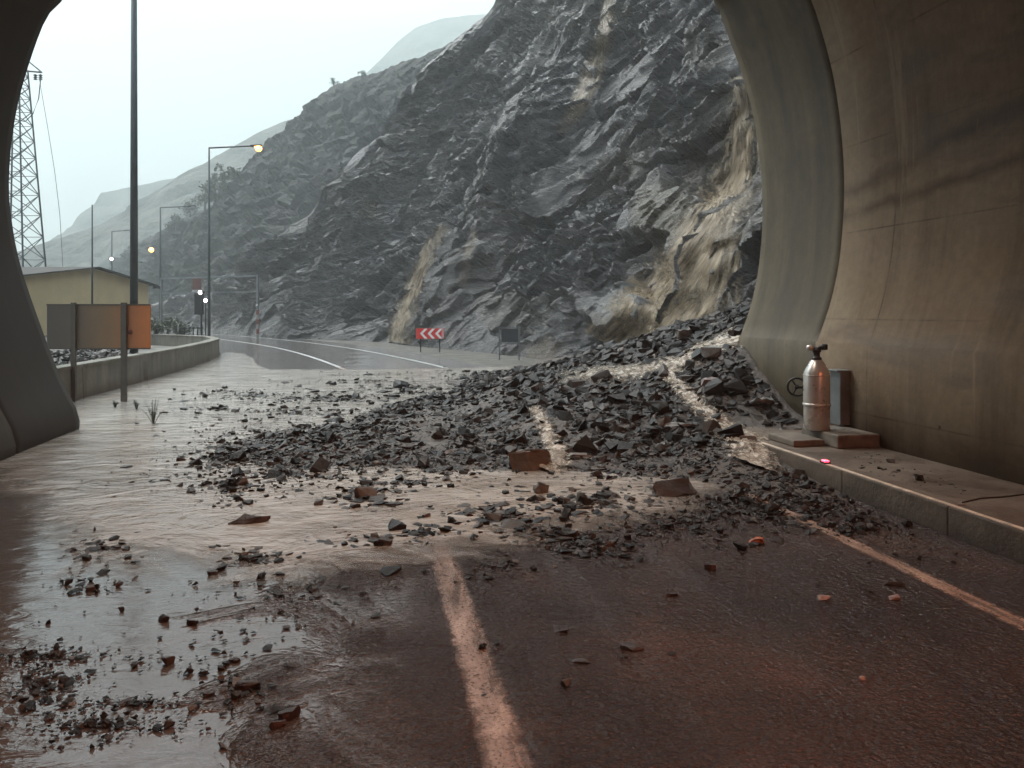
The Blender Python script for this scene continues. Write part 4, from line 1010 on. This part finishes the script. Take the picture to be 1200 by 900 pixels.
# ------------------------------------------------------------------ building
A = Vector(at_depth(22, 42)); B = Vector(at_depth(174, 56)); d = B - A; L = d.length
t = thing('yellow_building', 'low yellow gabled building with grey roof beyond the roadside board', 'building', A, math.atan2(d.y, d.x))
he, ha, dp = 3.95, 4.72, 11
MB().prism([(0, -.1), (L, -.1), (L, he), (L * .5, ha), (0, he)], 0, dp).build('wall', M_YEL, t)
rf = MB()
for (x0, z0_, x1, z1) in ((-.5, he - .10, L * .5, ha + .02), (L * .5, ha + .02, L + .5, he - .10)):
    rf.prism([(x0, z0_), (x1, z1), (x1, z1 + .07), (x0, z0_ + .07)], -.45, dp + .4)
rf.build('roof', M_ROOF, t)
MB().box((L + .45, -.38, he - .22), (.5, .3, .2)).build('gutter_box', M_DARK, t)

# ------------------------------------------------------------------ pylon
x, y, _ = at_depth(19, 60)
t = face_cam(thing('lattice_pylon', 'steel lattice pylon partly hidden by the left tunnel wall', 'pylon', (x, y, 0)))
HT = 21.0; w0, w1 = 1.75, .55
def pw(z): return w0 + (w1 - w0) * z / HT
for sx in (-1, 1):
    for sy in (-1, 1): MB().rod((sx * w0, sy * w0, 0), (sx * w1, sy * w1, HT), .075, .06, 6).build('leg', M_POLE, t)
br = MB(); zs = [0, 2.2, 4.2, 6.1, 7.9, 9.6, 11.2, 12.7, 14.1, 15.4, 16.6, 17.7, 18.7, 19.6, 20.4, 21]
for z0_, z1 in zip(zs, zs[1:]):
    a_, b_ = pw(z0_), pw(z1)
    for s_ in (-1, 1):
        br.rod((-a_, s_ * a_, z0_), (b_, s_ * b_, z1), .035, n=5); br.rod((a_, s_ * a_, z0_), (-b_, s_ * b_, z1), .035, n=5)
        br.rod((s_ * a_, -a_, z0_), (s_ * b_, b_, z1), .035, n=5); br.rod((s_ * a_, a_, z0_), (s_ * b_, -b_, z1), .035, n=5)
        br.rod((-b_, s_ * b_, z1), (b_, s_ * b_, z1), .03, n=5)
br.build('bracing', M_POLE, t)
ca = MB(); ca.rod((-2.0, 0, HT), (2.0, 0, HT - .35), .07, n=6).rod((0, 0, HT + 1.3), (2.0, 0, HT - .35), .05, n=6).rod((0, 0, HT + 1.3), (-2, 0, HT), .05, n=6).rod((0, 0, HT - .2), (0, 0, HT + 1.35), .07, n=6)
arm = ca.build('crossarm', M_POLE, t)
for q in (1.5, 1.9): MB().lathe([(.05, 0), (.16, .05), (.05, .12), (.16, .2), (.05, .28), (.16, .36), (.05, .45)], (q, 0, HT - .95)).build('insulator', M_DARK, arm)
MB().tube([(1.9, 0, HT - .95), (1.75, 0, HT - 2.4), (1.3, 0, HT - 3.6), (.7, 0, HT - 4.2), (-.3, 0, HT - 4.0)], .035).build('jumper_cable', M_DARK, t)
o = MB().tube([tuple(Vector(at_depth(px, 60 - i * 1.5, py))) for i, (px, py) in enumerate(((46, 92), (56, 150), (64, 200), (70, 250), (73, 300), (75, 352)))], .018, 5).build('power_line', M_DARK); tag(o, 'thin power line drooping from the pylon arm', 'power line')

# ------------------------------------------------------------------ plants
def leaves(n, cx, cz, rx, rz, size, clumps=7):
    V_, F_ = [], []
    cs = [np.array((rng.normal(0, rx * .5), rng.normal(0, rx * .5), cz + rng.normal(0, rz * .45))) for _ in range(clumps)]
    for i in range(n):
        c = cs[rng.integers(clumps)] + rng.normal(0, 1, 3) * (rx * .30, rx * .30, rz * .28)
        u = rng.normal(size=3); u /= np.linalg.norm(u); w = np.cross(u, rng.normal(size=3)); w /= np.linalg.norm(w); s = size * rng.uniform(.5, 1.3)
        b = len(V_); V_ += [c - u * s, c + w * s * .5, c + u * s, c - w * s * .5]; F_.append((b, b + 1, b + 2, b + 3))
    return np.array(V_), np.array(F_)
def tree(loc, h, w, label, n=420, cat='tree', nm='hill_tree', grp='trees on the hill crest'):
    t = thing(nm, label, cat, loc, rng.uniform(0, 6), grp)
    tr = MB().tube([(0, 0, -.6), (.05, 0, h * .3), (.0, .06, h * .75)], [w * .07, w * .05, w * .02])
    for q in range(4):
        a_ = q * 1.6 + rng.random(); tr.tube([(0, 0, h * (.3 + .1 * q)), (math.cos(a_) * w * .3, math.sin(a_) * w * .3, h * (.5 + .1 * q))], [w * .03, w * .012])
    tr.build('trunk', M_BARK, t)
    V_, F_ = leaves(n, 0, h * .6, w * .5, h * .4, w * .09); link_mesh('crown', np_mesh('crown', V_, F_), M_GREEN, t)
HB = bvh_of(HV)
def on_hill(px, py):
    for q in range(0, 60, 2):
        r = hit(HB, px, py + q)
        if r[0] is not None: return r[0]
    return None
for (px, py, h, w, lb) in ((263, 222, 4.2, 4.2, 'rounded dark tree on the hill crest behind the lit lamp arm'), (240, 243, 4.6, 4.0, 'bushy dark tree left of the lit lamp pole'), (223, 252, 3.6, 3.4, 'low tree at the left end of the crest clump'), (252, 234, 3.6, 3.8, 'tree between the two larger crest trees'), (205, 268, 2.4, 3.0, 'small bush on the crest above the unlit lamp'),
                          (391, 97, 1.6, 1.4, 'tiny lone bush on the upper ridge, left of two'), (424, 90, 1.2, 1.1, 'tiny lone bush on the upper ridge, right of two')):
    p = on_hill(px, py)
    if p is not None: tree(p, h, w, lb)
for (px, zc, h, w, lb) in ((196, 48, 1.1, 1.5, 'low scrub bush behind the barrier near the far lamp pole'), (210, 44, .9, 1.3, 'low scrub bush beside the railing'), (183, 40, .9, 1.2, 'low scrub bush right of the orange board end')):
    x, y, _ = at_depth(px, zc); tree((x, y, .55), h, w, lb, 260, 'bush', 'scrub_bush', 'scrub bushes behind the barrier')
for (px, py, h, lb) in ((180, 497, .46, 'tall thin weed standing in the flood water'), (160, 480, .2, 'short weed in the flood beside the board post'), (135, 478, .16, 'small tuft in the flood water between the board posts')):
    x, y = ground(px, py); wd = MB()
    for q in range(13):
        a_ = rng.uniform(0, 6.28); b_ = rng.uniform(.08, .5) * h; hh = h * rng.uniform(.5, 1)
        wd.tube([(0, 0, -.02), (math.cos(a_) * b_ * .5, math.sin(a_) * b_ * .5, hh * .6), (math.cos(a_) * b_, math.sin(a_) * b_, hh)], [.006, .005, .002], 5)
        for e_ in range(6):
            zq = hh * rng.uniform(.3, 1); wd.box((math.cos(a_) * b_ * zq / hh, math.sin(a_) * b_ * zq / hh, zq), (.034, .012, .003), Matrix.Rotation(rng.uniform(0, 6), 3, 'Z') @ Matrix.Rotation(rng.uniform(-.8, .8), 3, 'Y'))
    o = wd.build('weed', M_GREEN); o.location = (x, y, 0); tag(o, lb, 'plant', 'weeds in the flood water')
# broken bits dumped on the bank behind the barrier
n_ = 1000; V_, F_, T_, c_ = [], [], [], 0
for i in range(n_):
    zc = rng.uniform(19, 33); x, y, _ = at_depth(rng.uniform(58, 150), zc)
    if x > -6.9: continue
    V0, F0 = random.choice(SMALL[KINDS3[i % 3]]); V0 = V0 @ np.array(Matrix.Rotation(rng.uniform(0, 6), 3, 'Z') @ Matrix.Rotation(rng.uniform(-.6, .6), 3, 'X')).T * rng.uniform(.06, .26)
    V_.append(V0 + (x, y, .52)); F_.append(F0 + c_); c_ += len(V0); T_.append(np.full(len(V0), rng.random()))
me = np_mesh('bank_rubble', np.vstack(V_), np.vstack(F_)); set_attr(me, 'tint', np.concatenate(T_)); tag(link_mesh('bank_rubble', me, M_RUBBLE), kind='stuff')

# ------------------------------------------------------------------ unseen wall lamps, added to redden the lining and near lane
for i, (yy, lb) in enumerate(((-1.6, 'unseen warm lamp added on the right wall nearest the portal'), (-9.6, 'unseen warm lamp added on the right wall, second from the portal'), (-17.6, 'unseen warm lamp added deepest in the tunnel'))):
    t = thing('added_wall_lamp', lb, 'added lamp', (6.22, yy, 5.4), 0, 'added wall lamps')
    q = Matrix.Rotation(R(-30), 3, 'Y')
    MB().box((0, 0, 0), (.26, 1.0, .26), q.copy(), .03).build('housing', M_DARK, t); MB().box(q @ Vector((-.13, 0, -.06)), (.03, .9, .16), q.copy(), .01).build('lens', lamp_mat('added_wall_lamp_glow', (1, .38, .16), 6), t)
    MB().box((.20, 0, .05), (.30, .12, .12)).build('bracket', M_DARK, t)
    ld = bpy.data.lights.new('fill_light', 'AREA'); ld.shape = 'RECTANGLE'; ld.size = .2; ld.size_y = .9; ld.energy = WALL_FILL_W; ld.color = (1, .22, .08)
    lo = bpy.data.objects.new('fill_light', ld); C.objects.link(lo); lo.parent = t
    lo.location = q @ Vector((-.18, 0, -.07)); lo.rotation_euler = Vector((.72, 0, .69)).to_track_quat('Z', 'Y').to_euler()
for i, (yy, lb) in enumerate(((7.6, 'unseen ceiling lamp added nearest the portal'), (-.4, 'unseen ceiling lamp added above the camera'), (-8.4, 'unseen ceiling lamp added behind the camera'))):  # unseen ceiling lamps, added to brighten the road and flood water
    t = thing('added_ceiling_lamp', lb, 'added lamp', (.6, yy, 9.62), 0, 'added ceiling lamps')
    MB().box((0, 0, .06), (.4, 1.3, .18), bevel=.03).build('housing', M_DARK, t); MB().box((0, 0, -.045), (.32, 1.2, .03), bevel=.01).build('lens', lamp_mat('added_ceiling_lamp_glow', (1, .72, .5), 5), t)
    ld = bpy.data.lights.new('fill_light', 'AREA'); ld.shape = 'RECTANGLE'; ld.size = .3; ld.size_y = 1.1; ld.energy = CEIL_FILL_W; ld.color = (1, .80, .64); ld.spread = R(95)
    lo = bpy.data.objects.new('fill_light', ld); C.objects.link(lo); lo.parent = t; lo.location = (0, 0, -.09)
